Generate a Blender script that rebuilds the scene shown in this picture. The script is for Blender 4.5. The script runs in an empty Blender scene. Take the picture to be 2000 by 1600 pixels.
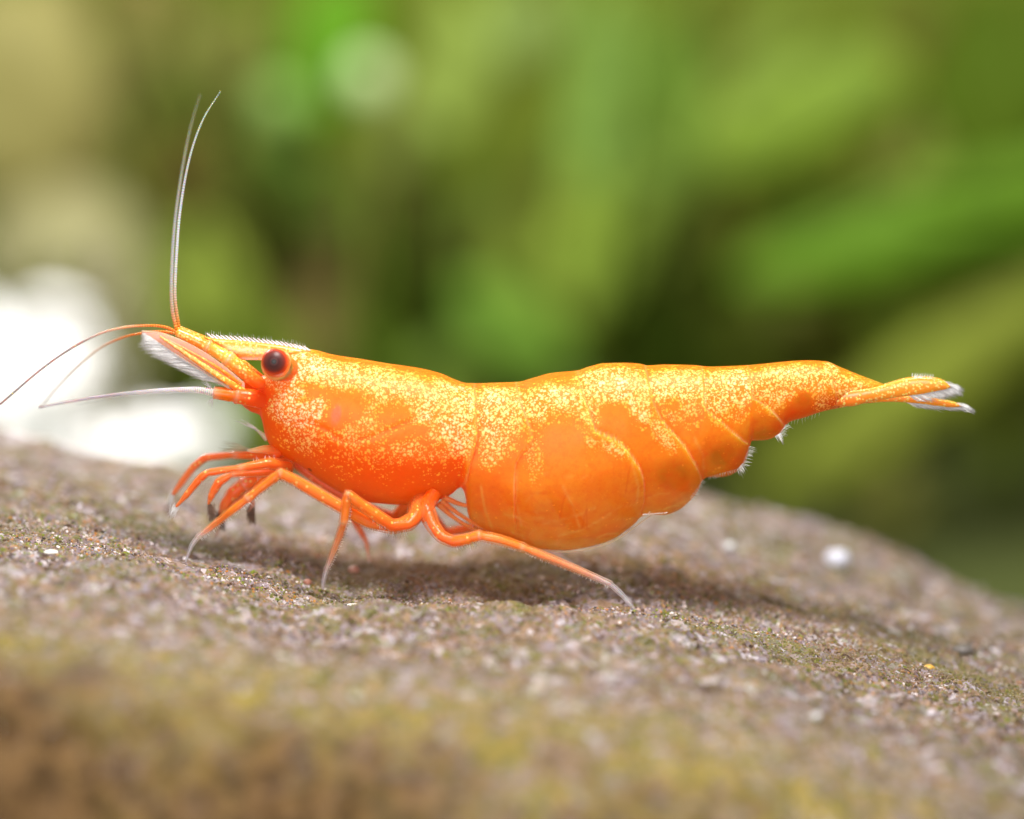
import bpy, math, random
import numpy as np
from mathutils import Vector
random.seed(7); rng = np.random.default_rng(7)
SC = bpy.context.scene
COL = SC.collection

# ------------------------------------------------------------------ camera
LENS, SENSOR = 100.0, 36.0
UPP = 0.005                                  # world units per photo pixel at the shrimp's plane
D = 2000 * UPP * LENS / SENSOR
TH = math.radians(12)
F = np.array([0, math.cos(TH), -math.sin(TH)]); U = np.array([0, math.sin(TH), math.cos(TH)])
CAM = -D * F
cd = bpy.data.cameras.new('camera'); cam = bpy.data.objects.new('camera', cd); COL.objects.link(cam)
cd.lens = LENS; cd.sensor_width = SENSOR; cd.clip_start = 0.1; cd.clip_end = 500
cam.location = CAM; cam.rotation_euler = (math.pi / 2 - TH, 0, 0)
cd.dof.use_dof = True; cd.dof.focus_distance = D - 0.22
cd.dof.aperture_fstop = LENS * 1e-3 / 1.18
SC.camera = cam

# ------------------------------------------------------------------ world, lamps, exposure
W = bpy.data.worlds.new('World'); SC.world = W; W.use_nodes = True
bg = W.node_tree.nodes['Background']
bg.inputs[0].default_value = (1.0, 0.94, 0.87, 1); bg.inputs[1].default_value = 0.24
def area_lamp(name, loc, target, size, power, color=(1, 1, 1)):
    l = bpy.data.lights.new(name, 'AREA'); l.shape = 'DISK'; l.size = size; l.energy = power; l.color = color
    o = bpy.data.objects.new(name, l); COL.objects.link(o); o.location = loc
    o.rotation_euler = (Vector(target) - Vector(loc)).to_track_quat('-Z', 'Y').to_euler()
    return o
area_lamp('tank_light', (1.5, -5.0, 15), (0, 0, 0), 4.2, 5300, (1, 0.97, 0.92))
area_lamp('back_light', (-8, 11, 7), (0, 0, 0), 3.0, 1400, (1, 0.97, 0.93))
area_lamp('front_fill', (-4, -23, 4), (0, 0, 0.3), 7.0, 3000, (1, 0.98, 0.95))  # unseen soft fill, added to lift the shrimp's near side
area_lamp('plant_fill', (4, 25, 30), (0, 68, -6), 16.0, 58000, (1, 1, 0.95))  # unseen lamp added to brighten the planting behind
area_lamp('stone_fill', (-22, 26, 22), (-19, 57, -14), 8.0, 8500, (1, 0.98, 0.98))  # unseen lamp added to push the white stones bright
SC.view_settings.view_transform = 'Standard'; SC.view_settings.look = 'None'
SC.view_settings.exposure = 0; SC.view_settings.gamma = 1; SC.view_settings.use_curve_mapping = False
SC.render.engine = 'CYCLES'
SC.cycles.use_denoising = True
SC.cycles.max_bounces = 8; SC.cycles.transparent_max_bounces = 24

# ------------------------------------------------------------------ helpers
def at(px, py, Y=0.0):
    """world point that lies at depth Y and is seen at photo pixel px, py"""
    px = np.asarray(px, float); py = np.asarray(py, float); Y = np.asarray(Y, float)
    a = (px - 1000) * UPP / D; b = (800 - py) * UPP / D
    dx = a; dy = F[1] + b * U[1]; dz = F[2] + b * U[2]
    t = (Y - CAM[1]) / dy
    return np.stack([CAM[0] + t * dx, CAM[1] + t * dy, CAM[2] + t * dz], -1)
def px_at(Y):   # size of one photo pixel at depth Y
    return UPP * (D + Y * math.cos(TH)) / D
def hermite(xs, ys, x):
    """smooth interpolation; ys may be (n,) or (n, N) with x (N,)"""
    xs = np.asarray(xs, float); ys = np.asarray(ys, float); x = np.asarray(x, float)
    xc = np.clip(x, xs[0], xs[-1])
    i = np.clip(np.searchsorted(xs, xc, side='right') - 1, 0, len(xs) - 2)
    h = np.diff(xs)
    dl = np.diff(ys, axis=0) / (h if ys.ndim == 1 else h[:, None])
    m = np.zeros_like(ys)
    m[1:-1] = np.where(dl[:-1] * dl[1:] > 0, 2 * dl[:-1] * dl[1:] / (dl[:-1] + dl[1:] + 1e-12 * np.sign(dl[:-1])), 0)
    m[0] = dl[0]; m[-1] = dl[-1]
    hh = h[i]; t = (xc - xs[i]) / hh
    if ys.ndim == 1: y0, y1, m0, m1 = ys[i], ys[i + 1], m[i], m[i + 1]
    else:
        k = np.arange(len(x)); y0, y1, m0, m1 = ys[i, k], ys[i + 1, k], m[i, k], m[i + 1, k]
    t2, t3 = t * t, t * t * t
    return (2*t3 - 3*t2 + 1) * y0 + (t3 - 2*t2 + t) * hh * m0 + (-2*t3 + 3*t2) * y1 + (t3 - t2) * hh * m1
def hash2(ix, iy, s=0):
    n = (ix.astype(np.int64) * 374761393 + iy.astype(np.int64) * 668265263 + s * 974634777) & 0x7fffffff
    n = ((n ^ (n >> 13)) * 1274126177) & 0x7fffffff
    return ((n ^ (n >> 16)) & 0xffff) / 65535.0
def vnoise(x, y, s=0):
    ix, iy = np.floor(x), np.floor(y); fx, fy = x - ix, y - iy
    fx = fx * fx * (3 - 2 * fx); fy = fy * fy * (3 - 2 * fy)
    a, b = hash2(ix, iy, s), hash2(ix + 1, iy, s); c, d = hash2(ix, iy + 1, s), hash2(ix + 1, iy + 1, s)
    return (a * (1 - fx) + b * fx) * (1 - fy) + (c * (1 - fx) + d * fx) * fy - 0.5
def catmull(P, n, ten=1.0):
    """n samples per span through the rows of P"""
    P = np.asarray(P, float); Q = np.vstack([2 * P[0] - P[1], P, 2 * P[-1] - P[-2]]); out = []
    for i in range(len(P) - 1):
        p0, p1, p2, p3 = Q[i:i + 4]
        for t in np.linspace(0, 1, n, endpoint=False):
            m1, m2 = 0.5 * ten * (p2 - p0), 0.5 * ten * (p3 - p1)
            out.append((2*t**3 - 3*t*t + 1) * p1 + (t**3 - 2*t*t + t) * m1 + (-2*t**3 + 3*t*t) * p2 + (t**3 - t*t) * m2)
    out.append(P[-1]); return np.array(out)
def mesh_obj(name, verts, faces, mat, parent=None, cols=None, attrs=None, smooth=True):
    me = bpy.data.meshes.new(name)
    me.from_pydata(np.asarray(verts, float).tolist() if not isinstance(verts, list) else verts, [], faces if isinstance(faces, list) else faces.tolist())
    if cols is not None:
        a = me.color_attributes.new('col', 'FLOAT_COLOR', 'POINT'); a.data.foreach_set('color', np.asarray(cols, np.float32).ravel())
    for k, v in (attrs or {}).items():
        a = me.attributes.new(k, 'FLOAT', 'POINT'); a.data.foreach_set('value', np.asarray(v, np.float32))
    if smooth: me.polygons.foreach_set('use_smooth', np.ones(len(me.polygons), bool))
    me.materials.append(mat); me.update()
    o = bpy.data.objects.new(name, me); COL.objects.link(o)
    if parent is not None: o.parent = parent; o.matrix_parent_inverse = Mi(parent)
    return o
from mathutils import Matrix
def world_loc(o):      # only Empties carry an offset; meshes hold world coordinates
    return Vector(o.location) if o.type == 'EMPTY' else Vector((0, 0, 0))
def Mi(p): return Matrix.Translation(-world_loc(p))
def empty(name, loc, label=None, cat=None, group=None):
    o = bpy.data.objects.new(name, None); COL.objects.link(o); o.location = Vector([float(c) for c in loc]); o.empty_display_size = 0.2
    return tag(o, label, cat, group)
def tag(o, label=None, cat=None, group=None, kind=None):
    if label: o['label'] = label
    if cat: o['category'] = cat
    if group: o['group'] = group
    if kind: o['kind'] = kind
    return o
def grid_faces(nu, nv, wrap):
    i = np.arange(nu - 1)[:, None]; j = np.arange(nv if wrap else nv - 1)[None, :]; j2 = (j + 1) % nv
    return np.stack([i * nv + j, (i + 1) * nv + j, (i + 1) * nv + j2, i * nv + j2], -1).reshape(-1, 4)
def tube_geo(P, R, n=10, flat=1.0):
    """rings along the points P with radii R; flat squeezes it along Y"""
    P = np.asarray(P, float); T = np.gradient(P, axis=0); T /= np.linalg.norm(T, axis=1)[:, None] + 1e-9
    ref = np.array([0, 1, 0.02]); A = np.cross(T, ref); A /= np.linalg.norm(A, axis=1)[:, None] + 1e-9
    B = np.cross(A, T)
    ph = np.linspace(0, 2 * math.pi, n, endpoint=False)
    V = P[:, None, :] + np.asarray(R)[:, None, None] * (np.cos(ph)[None, :, None] * A[:, None, :] + flat * np.sin(ph)[None, :, None] * B[:, None, :])
    V = V.reshape(-1, 3).tolist(); Fc = grid_faces(len(P), n, True).tolist()
    V += [P[0].tolist(), P[-1].tolist()]; a, b = len(V) - 2, len(V) - 1; last = (len(P) - 1) * n
    for j in range(n):
        Fc.append([a, j, (j + 1) % n]); Fc.append([b, last + (j + 1) % n, last + j])
    return V, Fc
def tube(name, pts, parent, mat, n=10, sub=8, flat=1.0, ring=None, joints=(), ten=1.0, rs=1.0, wob=0.0):
    """pts rows: px, py, Y, radius in px, r, g, b, alpha"""
    A = catmull(np.array(pts, float), sub, ten)
    A[:, 3] *= rs
    P = at(A[:, 0], A[:, 1], A[:, 2]); R = np.maximum(A[:, 3], 0.35) * UPP
    C = np.clip(A[:, 4:8], 0, 1)
    if ring:
        s = np.concatenate([[0], np.cumsum(np.linalg.norm(np.diff(A[:, :2], axis=0), axis=1))])
        w = 0.5 + 0.5 * np.cos(s * 2 * math.pi / ring)
        R = R * (0.86 + 0.22 * w); C = C.copy(); C[:, :3] *= (0.72 + 0.28 * w)[:, None]; C[:, 3] *= 0.7 + 0.3 * w
    if wob: R = R * (1 + wob * 2 * vnoise(np.arange(len(R)) * 0.45 + A[0, 0], np.full(len(R), A[0, 1]), 61))
    for k in joints:
        i = k * sub; w = np.exp(-((np.arange(len(R)) - i) / 1.0) ** 2); w2 = np.exp(-((np.arange(len(R)) - i - 2.0) / 0.9) ** 2); R = R * (1 + 0.16 * w - 0.14 * w2)
        C = C.copy(); C[:, :3] = C[:, :3] * (1 - 0.45 * w[:, None]) + np.array([1, 0.62, 0.42]) * 0.45 * w[:, None]; C[:, 3] *= 1 - 0.3 * w
    V, Fc = tube_geo(P, R, n, flat)
    C = np.vstack([np.repeat(C, n, axis=0), C[:1], C[-1:]])
    return mesh_obj(name, V, Fc, mat, parent, C)
def hairs(name, H, parent, mat, kind='stuff'):
    """H rows: p0(3), p1(3), radius; three-sided tapering bristles with a bend, joined"""
    H = np.asarray(H, float); p0, p1, r = H[:, :3], H[:, 3:6], H[:, 6]
    d = p1 - p0; L = np.linalg.norm(d, axis=1)[:, None] + 1e-9; t = d / L
    a = np.cross(t, np.array([0.0, 1, 0.1])); a /= np.linalg.norm(a, axis=1)[:, None] + 1e-9; b = np.cross(a, t)
    mid = p0 + d * 0.55 + a * L * rng.normal(0, 0.05, (len(H), 1)) + b * L * rng.normal(0, 0.05, (len(H), 1))
    V = []
    for k in range(3):
        c, s = math.cos(k * 2.094), math.sin(k * 2.094); V.append(p0 + (a * c + b * s) * r[:, None])
    for k in range(3):
        c, s = math.cos(k * 2.094), math.sin(k * 2.094); V.append(mid + (a * c + b * s) * r[:, None] * 0.7)
    V.append(p1); V = np.stack(V, 1).reshape(-1, 3)
    base = np.arange(len(H)) * 7
    fs = []
    for k in range(3):
        k2 = (k + 1) % 3
        fs.append(np.stack([base + k, base + k2, base + 3 + k2], 1)); fs.append(np.stack([base + k, base + 3 + k2, base + 3 + k], 1))
        fs.append(np.stack([base + 3 + k, base + 3 + k2, base + 6], 1))
    o = mesh_obj(name, V, np.concatenate(fs), mat, parent)
    if kind: o['kind'] = kind
    return o

# ------------------------------------------------------------------ materials
def new_mat(name):
    m = bpy.data.materials.new(name); m.use_nodes = True
    return m, m.node_tree.nodes, m.node_tree.links, m.node_tree.nodes['Principled BSDF']
def N(ns, t, **kw):
    n = ns.new(t)
    for k, v in kw.items(): setattr(n, k, v)
    return n
def math_node(ns, ls, op, a, b=None, c=None, clamp=False):
    n = ns.new('ShaderNodeMath'); n.operation = op; n.use_clamp = clamp
    for i, v in enumerate((a, b, c)):
        if v is None: continue
        if isinstance(v, (int, float)): n.inputs[i].default_value = v
        else: ls.new(v, n.inputs[i])
    return n.outputs[0]
def mixc(ns, ls, f, a, b, blend='MIX'):
    n = ns.new('ShaderNodeMix'); n.data_type = 'RGBA'; n.blend_type = blend
    for s, v in ((n.inputs[0], f), (n.inputs[6], a), (n.inputs[7], b)):
        if isinstance(v, (int, float)): s.default_value = v
        elif isinstance(v, tuple): s.default_value = (*v, 1)
        else: ls.new(v, s)
    return n.outputs[2]
def smooth(ns, ls, v, lo, hi, a=0.0, b=1.0):
    n = ns.new('ShaderNodeMapRange'); n.interpolation_type = 'SMOOTHSTEP'
    for i, x in enumerate((v, lo, hi, a, b)):
        if isinstance(x, (int, float)): n.inputs[i].default_value = x
        else: ls.new(x, n.inputs[i])
    return n.outputs[0]
def noise(ns, ls, vec, scale, detail=3, rough=0.55):
    n = ns.new('ShaderNodeTexNoise'); n.inputs['Scale'].default_value = scale; n.inputs['Detail'].default_value = detail; n.inputs['Roughness'].default_value = rough
    ls.new(vec, n.inputs['Vector']); return n
def voro(ns, ls, vec, scale, feature='F1'):
    n = ns.new('ShaderNodeTexVoronoi'); n.feature = feature; n.inputs['Scale'].default_value = scale
    ls.new(vec, n.inputs['Vector']); return n
def bump(ns, ls, h, strength, dist, bs, prev=None):
    n = ns.new('ShaderNodeBump'); n.inputs['Strength'].default_value = strength; n.inputs['Distance'].default_value = dist
    ls.new(h, n.inputs['Height'])
    if prev is not None: ls.new(prev, n.inputs['Normal'])
    if bs is not None: ls.new(n.outputs[0], bs.inputs['Normal'])
    return n.outputs[0]

def shrimp_skin():
    m, ns, ls, bs = new_mat('shrimp_skin')
    at_ = N(ns, 'ShaderNodeAttribute', attribute_name='col'); de = N(ns, 'ShaderNodeAttribute', attribute_name='spots').outputs['Fac']
    tc = N(ns, 'ShaderNodeTexCoord').outputs['Object']
    nz = noise(ns, ls, tc, 26, 2)
    va = N(ns, 'ShaderNodeVectorMath', operation='MULTIPLY_ADD'); ls.new(nz.outputs['Color'], va.inputs[0]); va.inputs[1].default_value = (0.035,) * 3; ls.new(tc, va.inputs[2])
    v = va.outputs[0]
    big = noise(ns, ls, tc, 4.6, 6, 0.68).outputs[0]
    dens = math_node(ns, ls, 'ADD', de, math_node(ns, ls, 'MULTIPLY', math_node(ns, ls, 'SUBTRACT', big, 0.53), 1.6))
    dens = math_node(ns, ls, 'MULTIPLY', dens, smooth(ns, ls, de, 0.02, 0.2))
    masks = []
    for sc, rad in ((30, 0.53), (48, 0.56)):
        vo = voro(ns, ls, v, sc)
        sep = N(ns, 'ShaderNodeSeparateColor'); ls.new(vo.outputs['Color'], sep.inputs[0])
        on = smooth(ns, ls, math_node(ns, ls, 'SUBTRACT', dens, sep.outputs[0]), -0.05, 0.05)
        r = math_node(ns, ls, 'MULTIPLY', math_node(ns, ls, 'ADD', 0.42, math_node(ns, ls, 'MULTIPLY', sep.outputs[1], 0.8)), rad)
        disc = smooth(ns, ls, vo.outputs['Distance'], math_node(ns, ls, 'MULTIPLY', r, 1.2), math_node(ns, ls, 'MULTIPLY', r, 0.4))
        masks.append(math_node(ns, ls, 'MULTIPLY', on, disc))
    sp = math_node(ns, ls, 'MAXIMUM', masks[0], math_node(ns, ls, 'MULTIPLY', masks[1], 0.85))
    tone = mixc(ns, ls, smooth(ns, ls, dens, 0.4, 1.25), (1.0, 0.43, 0.045), (1.0, 0.68, 0.24))
    tone = mixc(ns, ls, smooth(ns, ls, dens, 1.2, 1.6), tone, (1.0, 0.74, 0.40))
    grain = noise(ns, ls, tc, 9, 3).outputs[0]
    base = mixc(ns, ls, smooth(ns, ls, grain, 0.3, 0.7, 0.0, 0.10), at_.outputs['Color'], (1.0, 0.20, 0.01))
    base = mixc(ns, ls, smooth(ns, ls, dens, 0.45, 1.2, 0.0, 0.12), base, (1.0, 0.40, 0.05))
    mot = noise(ns, ls, tc, 17, 5, 0.7).outputs[0]
    base = mixc(ns, ls, smooth(ns, ls, mot, 0.42, 0.68, 0.0, 0.30), base, (0.86, 0.11, 0.004))
    col = mixc(ns, ls, math_node(ns, ls, 'MULTIPLY', sp, 0.96), base, tone)
    ls.new(col, bs.inputs['Base Color'])
    bs.inputs['Subsurface Weight'].default_value = 1.0
    bs.inputs['Subsurface Radius'].default_value = (1.0, 0.36, 0.10)
    ls.new(math_node(ns, ls, 'SUBTRACT', 1.05, math_node(ns, ls, 'MULTIPLY', sp, 0.98)), bs.inputs['Subsurface Scale'])
    tr = N(ns, 'ShaderNodeBsdfTransparent'); tr.inputs[0].default_value = (1.0, 0.86, 0.5, 1)
    cl = N(ns, 'ShaderNodeAttribute', attribute_name='clear').outputs['Fac']
    mx = N(ns, 'ShaderNodeMixShader'); ls.new(math_node(ns, ls, 'MULTIPLY', cl, math_node(ns, ls, 'SUBTRACT', 1.0, sp)), mx.inputs[0])
    ls.new(bs.outputs[0], mx.inputs[1]); ls.new(tr.outputs[0], mx.inputs[2]); ls.new(mx.outputs[0], ns['Material Output'].inputs[0])
    bs.inputs['Roughness'].default_value = 0.42; bs.inputs['Specular IOR Level'].default_value = 0.2
    b1 = bump(ns, ls, sp, 0.22, 0.012, None)
    bump(ns, ls, noise(ns, ls, tc, 60, 3).outputs[0], 0.16, 0.01, bs, b1)
    return m
def limb_mat():
    m, ns, ls, bs = new_mat('shrimp_limb')
    a = N(ns, 'ShaderNodeAttribute', attribute_name='col'); tc = N(ns, 'ShaderNodeTexCoord').outputs['Object']
    vo = voro(ns, ls, tc, 21); sep = N(ns, 'ShaderNodeSeparateColor'); ls.new(vo.outputs['Color'], sep.inputs[0])
    sp = math_node(ns, ls, 'MULTIPLY', smooth(ns, ls, vo.outputs['Distance'], 0.36, 0.2), smooth(ns, ls, sep.outputs[0], 0.62, 0.68))
    sp = math_node(ns, ls, 'MULTIPLY', sp, smooth(ns, ls, a.outputs['Alpha'], 0.8, 0.88))
    nz = noise(ns, ls, tc, 14, 3).outputs[0]
    c = mixc(ns, ls, smooth(ns, ls, nz, 0.35, 0.7, 0, 0.3), a.outputs['Color'], (1, 0.13, 0.012))
    c = mixc(ns, ls, smooth(ns, ls, a.outputs['Alpha'], 0.6, 0.8), a.outputs['Color'], c)
    c = mixc(ns, ls, math_node(ns, ls, 'MULTIPLY', sp, 0.9), c, (1.0, 0.7, 0.22))
    ls.new(c, bs.inputs['Base Color'])
    lw = N(ns, 'ShaderNodeLayerWeight'); lw.inputs[0].default_value = 0.35     # thin shell: denser towards its edges, clear in the middle
    fa = smooth(ns, ls, lw.outputs['Facing'], 0.0, 0.75, 0.80, 1.15)
    ls.new(math_node(ns, ls, 'MULTIPLY', a.outputs['Alpha'], fa, clamp=True), bs.inputs['Alpha'])
    bs.inputs['Subsurface Weight'].default_value = 0.9; bs.inputs['Subsurface Radius'].default_value = (1, 0.4, 0.15); bs.inputs['Subsurface Scale'].default_value = 0.05
    bs.inputs['Roughness'].default_value = 0.33; bs.inputs['Specular IOR Level'].default_value = 0.3
    bump(ns, ls, noise(ns, ls, tc, 45, 3).outputs[0], 0.2, 0.01, bs)
    return m
def shell_mat():     # clear chitin over the limbs
    m, ns, ls, bs = new_mat('clear_shell')
    a = N(ns, 'ShaderNodeAttribute', attribute_name='col'); tc = N(ns, 'ShaderNodeTexCoord').outputs['Object']
    lw = N(ns, 'ShaderNodeLayerWeight'); lw.inputs[0].default_value = 0.4
    ls.new(a.outputs['Color'], bs.inputs['Base Color'])
    ls.new(math_node(ns, ls, 'MULTIPLY', a.outputs['Alpha'], smooth(ns, ls, lw.outputs['Facing'], 0.1, 0.9, 0.45, 1.5), clamp=True), bs.inputs['Alpha'])
    bs.inputs['Roughness'].default_value = 0.16; bs.inputs['Specular IOR Level'].default_value = 0.5
    bump(ns, ls, noise(ns, ls, tc, 38, 3).outputs[0], 0.3, 0.012, bs)
    return m
def gold_mat():      # antennule, rostrum and tail fin: orange crowded with yellow grains
    m, ns, ls, bs = new_mat('shrimp_gold')
    a = N(ns, 'ShaderNodeAttribute', attribute_name='col'); tc = N(ns, 'ShaderNodeTexCoord').outputs['Object']
    vo = voro(ns, ls, tc, 34); sep = N(ns, 'ShaderNodeSeparateColor'); ls.new(vo.outputs['Color'], sep.inputs[0])
    sp = math_node(ns, ls, 'MULTIPLY', smooth(ns, ls, vo.outputs['Distance'], 0.55, 0.3), smooth(ns, ls, sep.outputs[0], 0.3, 0.4))
    sp = math_node(ns, ls, 'MULTIPLY', sp, smooth(ns, ls, a.outputs['Alpha'], 0.85, 0.95))
    c = mixc(ns, ls, math_node(ns, ls, 'MULTIPLY', sp, 0.85), a.outputs['Color'], (1.0, 0.72, 0.2))
    ls.new(c, bs.inputs['Base Color']); ls.new(a.outputs['Alpha'], bs.inputs['Alpha'])
    bs.inputs['Subsurface Weight'].default_value = 0.8; bs.inputs['Subsurface Radius'].default_value = (1, 0.4, 0.12); bs.inputs['Subsurface Scale'].default_value = 0.06
    bs.inputs['Roughness'].default_value = 0.3
    bump(ns, ls, sp, 0.3, 0.01, bs)
    return m
def plain_mat(name, col, rough=0.4, alpha=1.0, sss=0.0, spec=0.5, transl=0.0):
    m, ns, ls, bs = new_mat(name)
    tc = N(ns, 'ShaderNodeTexCoord').outputs['Object']
    nz = noise(ns, ls, tc, 12, 4).outputs[0]
    c = mixc(ns, ls, smooth(ns, ls, nz, 0.3, 0.7), tuple(x * 0.85 for x in col), tuple(min(1, x * 1.12) for x in col))
    ls.new(c, bs.inputs['Base Color']); bs.inputs['Roughness'].default_value = rough; bs.inputs['Alpha'].default_value = alpha
    bs.inputs['Specular IOR Level'].default_value = spec
    if sss: bs.inputs['Subsurface Weight'].default_value = sss; bs.inputs['Subsurface Scale'].default_value = 0.05
    return m
def leaf_mat(name, col, col2=None):
    m, ns, ls, bs = new_mat(name)
    tc = N(ns, 'ShaderNodeTexCoord').outputs['Object']
    col2 = col2 or tuple(x * 0.6 for x in col)
    nz = noise(ns, ls, tc, 0.9, 4).outputs[0]
    c = mixc(ns, ls, smooth(ns, ls, nz, 0.35, 0.65), col, col2)
    ls.new(c, bs.inputs['Base Color']); bs.inputs['Roughness'].default_value = 0.6; bs.inputs['Specular IOR Level'].default_value = 0.15
    tr = N(ns, 'ShaderNodeBsdfTranslucent'); ls.new(c, tr.inputs[0]); mx = N(ns, 'ShaderNodeMixShader'); mx.inputs[0].default_value = 0.35
    ls.new(bs.outputs[0], mx.inputs[1]); ls.new(tr.outputs[0], mx.inputs[2]); ls.new(mx.outputs[0], ns['Material Output'].inputs[0])
    return m
def eye_mat():
    m, ns, ls, bs = new_mat('eye')
    tc = N(ns, 'ShaderNodeTexCoord').outputs['Object']
    nr = N(ns, 'ShaderNodeVectorMath', operation='NORMALIZE'); ls.new(tc, nr.inputs[0])
    dp = N(ns, 'ShaderNodeVectorMath', operation='DOT_PRODUCT'); ls.new(nr.outputs[0], dp.inputs[0]); dp.inputs[1].default_value = (0.0, -0.975, 0.22)
    s = math_node(ns, ls, 'ARCCOSINE', math_node(ns, ls, 'ABSOLUTE', dp.outputs['Value']))
    s = math_node(ns, ls, 'DIVIDE', s, math.pi / 2)
    nz = noise(ns, ls, tc, 22, 4).outputs[0]
    s = math_node(ns, ls, 'ADD', s, math_node(ns, ls, 'MULTIPLY', math_node(ns, ls, 'SUBTRACT', nz, 0.5), 0.06))
    cr = N(ns, 'ShaderNodeValToRGB'); ls.new(s, cr.inputs[0]); e = cr.color_ramp.elements
    e[0].position = 0.0; e[0].color = (0.004, 0.001, 0.002, 1); e[1].position = 1.0; e[1].color = (1.0, 0.13, 0.02, 1)
    for p, c in ((0.13, (0.006, 0.002, 0.003, 1)), (0.17, (0.085, 0.022, 0.020, 1)), (0.25, (0.05, 0.012, 0.012, 1)), (0.45, (0.11, 0.026, 0.022, 1)), (0.60, (0.20, 0.025, 0.015, 1)), (0.70, (0.5, 0.04, 0.01, 1))):
        x = e.new(p); x.color = c
    ls.new(cr.outputs[0], bs.inputs['Base Color']); bs.inputs['Roughness'].default_value = 0.42; bs.inputs['Specular IOR Level'].default_value = 0.35
    vo = voro(ns, ls, tc, 75); bump(ns, ls, vo.outputs['Distance'], 0.12, 0.004, bs)
    return m
def rock_mat(grains=False):
    m, ns, ls, bs = new_mat('rock_grain' if grains else 'rock_stone')
    tc = N(ns, 'ShaderNodeTexCoord').outputs['Object']
    if grains:
        col = N(ns, 'ShaderNodeAttribute', attribute_name='col').outputs['Color']
        bs.inputs['Roughness'].default_value = 0.4; bs.inputs['Specular IOR Level'].default_value = 0.3
        ls.new(col, bs.inputs['Base Color'])
        bump(ns, ls, noise(ns, ls, tc, 50, 3).outputs[0], 0.4, 0.02, bs)
        return m
    nzv = noise(ns, ls, tc, 8, 3)
    va = N(ns, 'ShaderNodeVectorMath', operation='MULTIPLY_ADD'); ls.new(nzv.outputs['Color'], va.inputs[0]); va.inputs[1].default_value = (0.12,) * 3; ls.new(tc, va.inputs[2]); v = va.outputs[0]
    def cells(scale, stops):
        vo = voro(ns, ls, v, scale); sep = N(ns, 'ShaderNodeSeparateColor'); ls.new(vo.outputs['Color'], sep.inputs[0])
        cr = N(ns, 'ShaderNodeValToRGB'); cr.color_ramp.interpolation = 'CONSTANT'; ls.new(sep.outputs[0], cr.inputs[0]); e = cr.color_ramp.elements
        e[0].position = 0; e[0].color = (*stops[0][1], 1); e[1].position = stops[1][0]; e[1].color = (*stops[1][1], 1)
        for p, c in stops[2:]: x = e.new(p); x.color = (*c, 1)
        return cr.outputs[0], vo.outputs['Distance']
    pal = [(0, (0.215, 0.165, 0.16)), (0.2, (0.245, 0.16, 0.105)), (0.36, (0.10, 0.062, 0.04)), (0.5, (0.30, 0.25, 0.285)), (0.66, (0.155, 0.16, 0.035)), (0.78, (0.34, 0.225, 0.15)), (0.88, (0.05, 0.03, 0.022)), (0.95, (0.62, 0.57, 0.62))]
    c1, d1 = cells(19, pal); c2, d2 = cells(6.5, pal)
    col = mixc(ns, ls, 0.42, c1, c2)
    # algae patches with a shape of their own
    al = smooth(ns, ls, noise(ns, ls, tc, 2.1, 5, 0.65).outputs[0], 0.5, 0.68)
    col = mixc(ns, ls, math_node(ns, ls, 'MULTIPLY', al, 0.4), col, (0.15, 0.15, 0.03))
    # moss on the front shoulder, brown stone under it: follows the slab's own layers
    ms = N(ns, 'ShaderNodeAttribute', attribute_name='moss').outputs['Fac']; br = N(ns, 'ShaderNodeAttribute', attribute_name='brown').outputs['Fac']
    pn = noise(ns, ls, tc, 3.0, 5, 0.65).outputs[0]
    msn = math_node(ns, ls, 'MULTIPLY', ms, smooth(ns, ls, pn, 0.4, 0.58, 0.1, 1.0))
    mc = mixc(ns, ls, smooth(ns, ls, noise(ns, ls, tc, 7, 3).outputs[0], 0.35, 0.65), (0.33, 0.24, 0.045), (0.14, 0.13, 0.018))
    bn = mixc(ns, ls, smooth(ns, ls, noise(ns, ls, tc, 5, 4).outputs[0], 0.35, 0.65), (0.06, 0.03, 0.010), (0.17, 0.095, 0.035))
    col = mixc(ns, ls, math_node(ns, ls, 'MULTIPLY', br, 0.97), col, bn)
    col = mixc(ns, ls, math_node(ns, ls, 'MULTIPLY', msn, 0.8), col, mc)
    ls.new(col, bs.inputs['Base Color']); bs.inputs['Roughness'].default_value = 0.8; bs.inputs['Specular IOR Level'].default_value = 0.12
    b = bump(ns, ls, d1, 0.7, 0.03, None); bump(ns, ls, noise(ns, ls, tc, 40, 4).outputs[0], 0.6, 0.02, bs, b)
    return m
M_SHELL = shell_mat()
M_SKIN, M_LIMB, M_GOLD, M_EYE = shrimp_skin(), limb_mat(), gold_mat(), eye_mat()
M_HAIR = plain_mat('bristle', (0.95, 0.93, 0.95), 0.35, 0.7)
M_FRINGE = plain_mat('feather_fringe', (0.98, 0.96, 0.99), 0.4, 0.5)
M_TUFT = plain_mat('claw_tuft', (0.16, 0.09, 0.06), 0.5)

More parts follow.
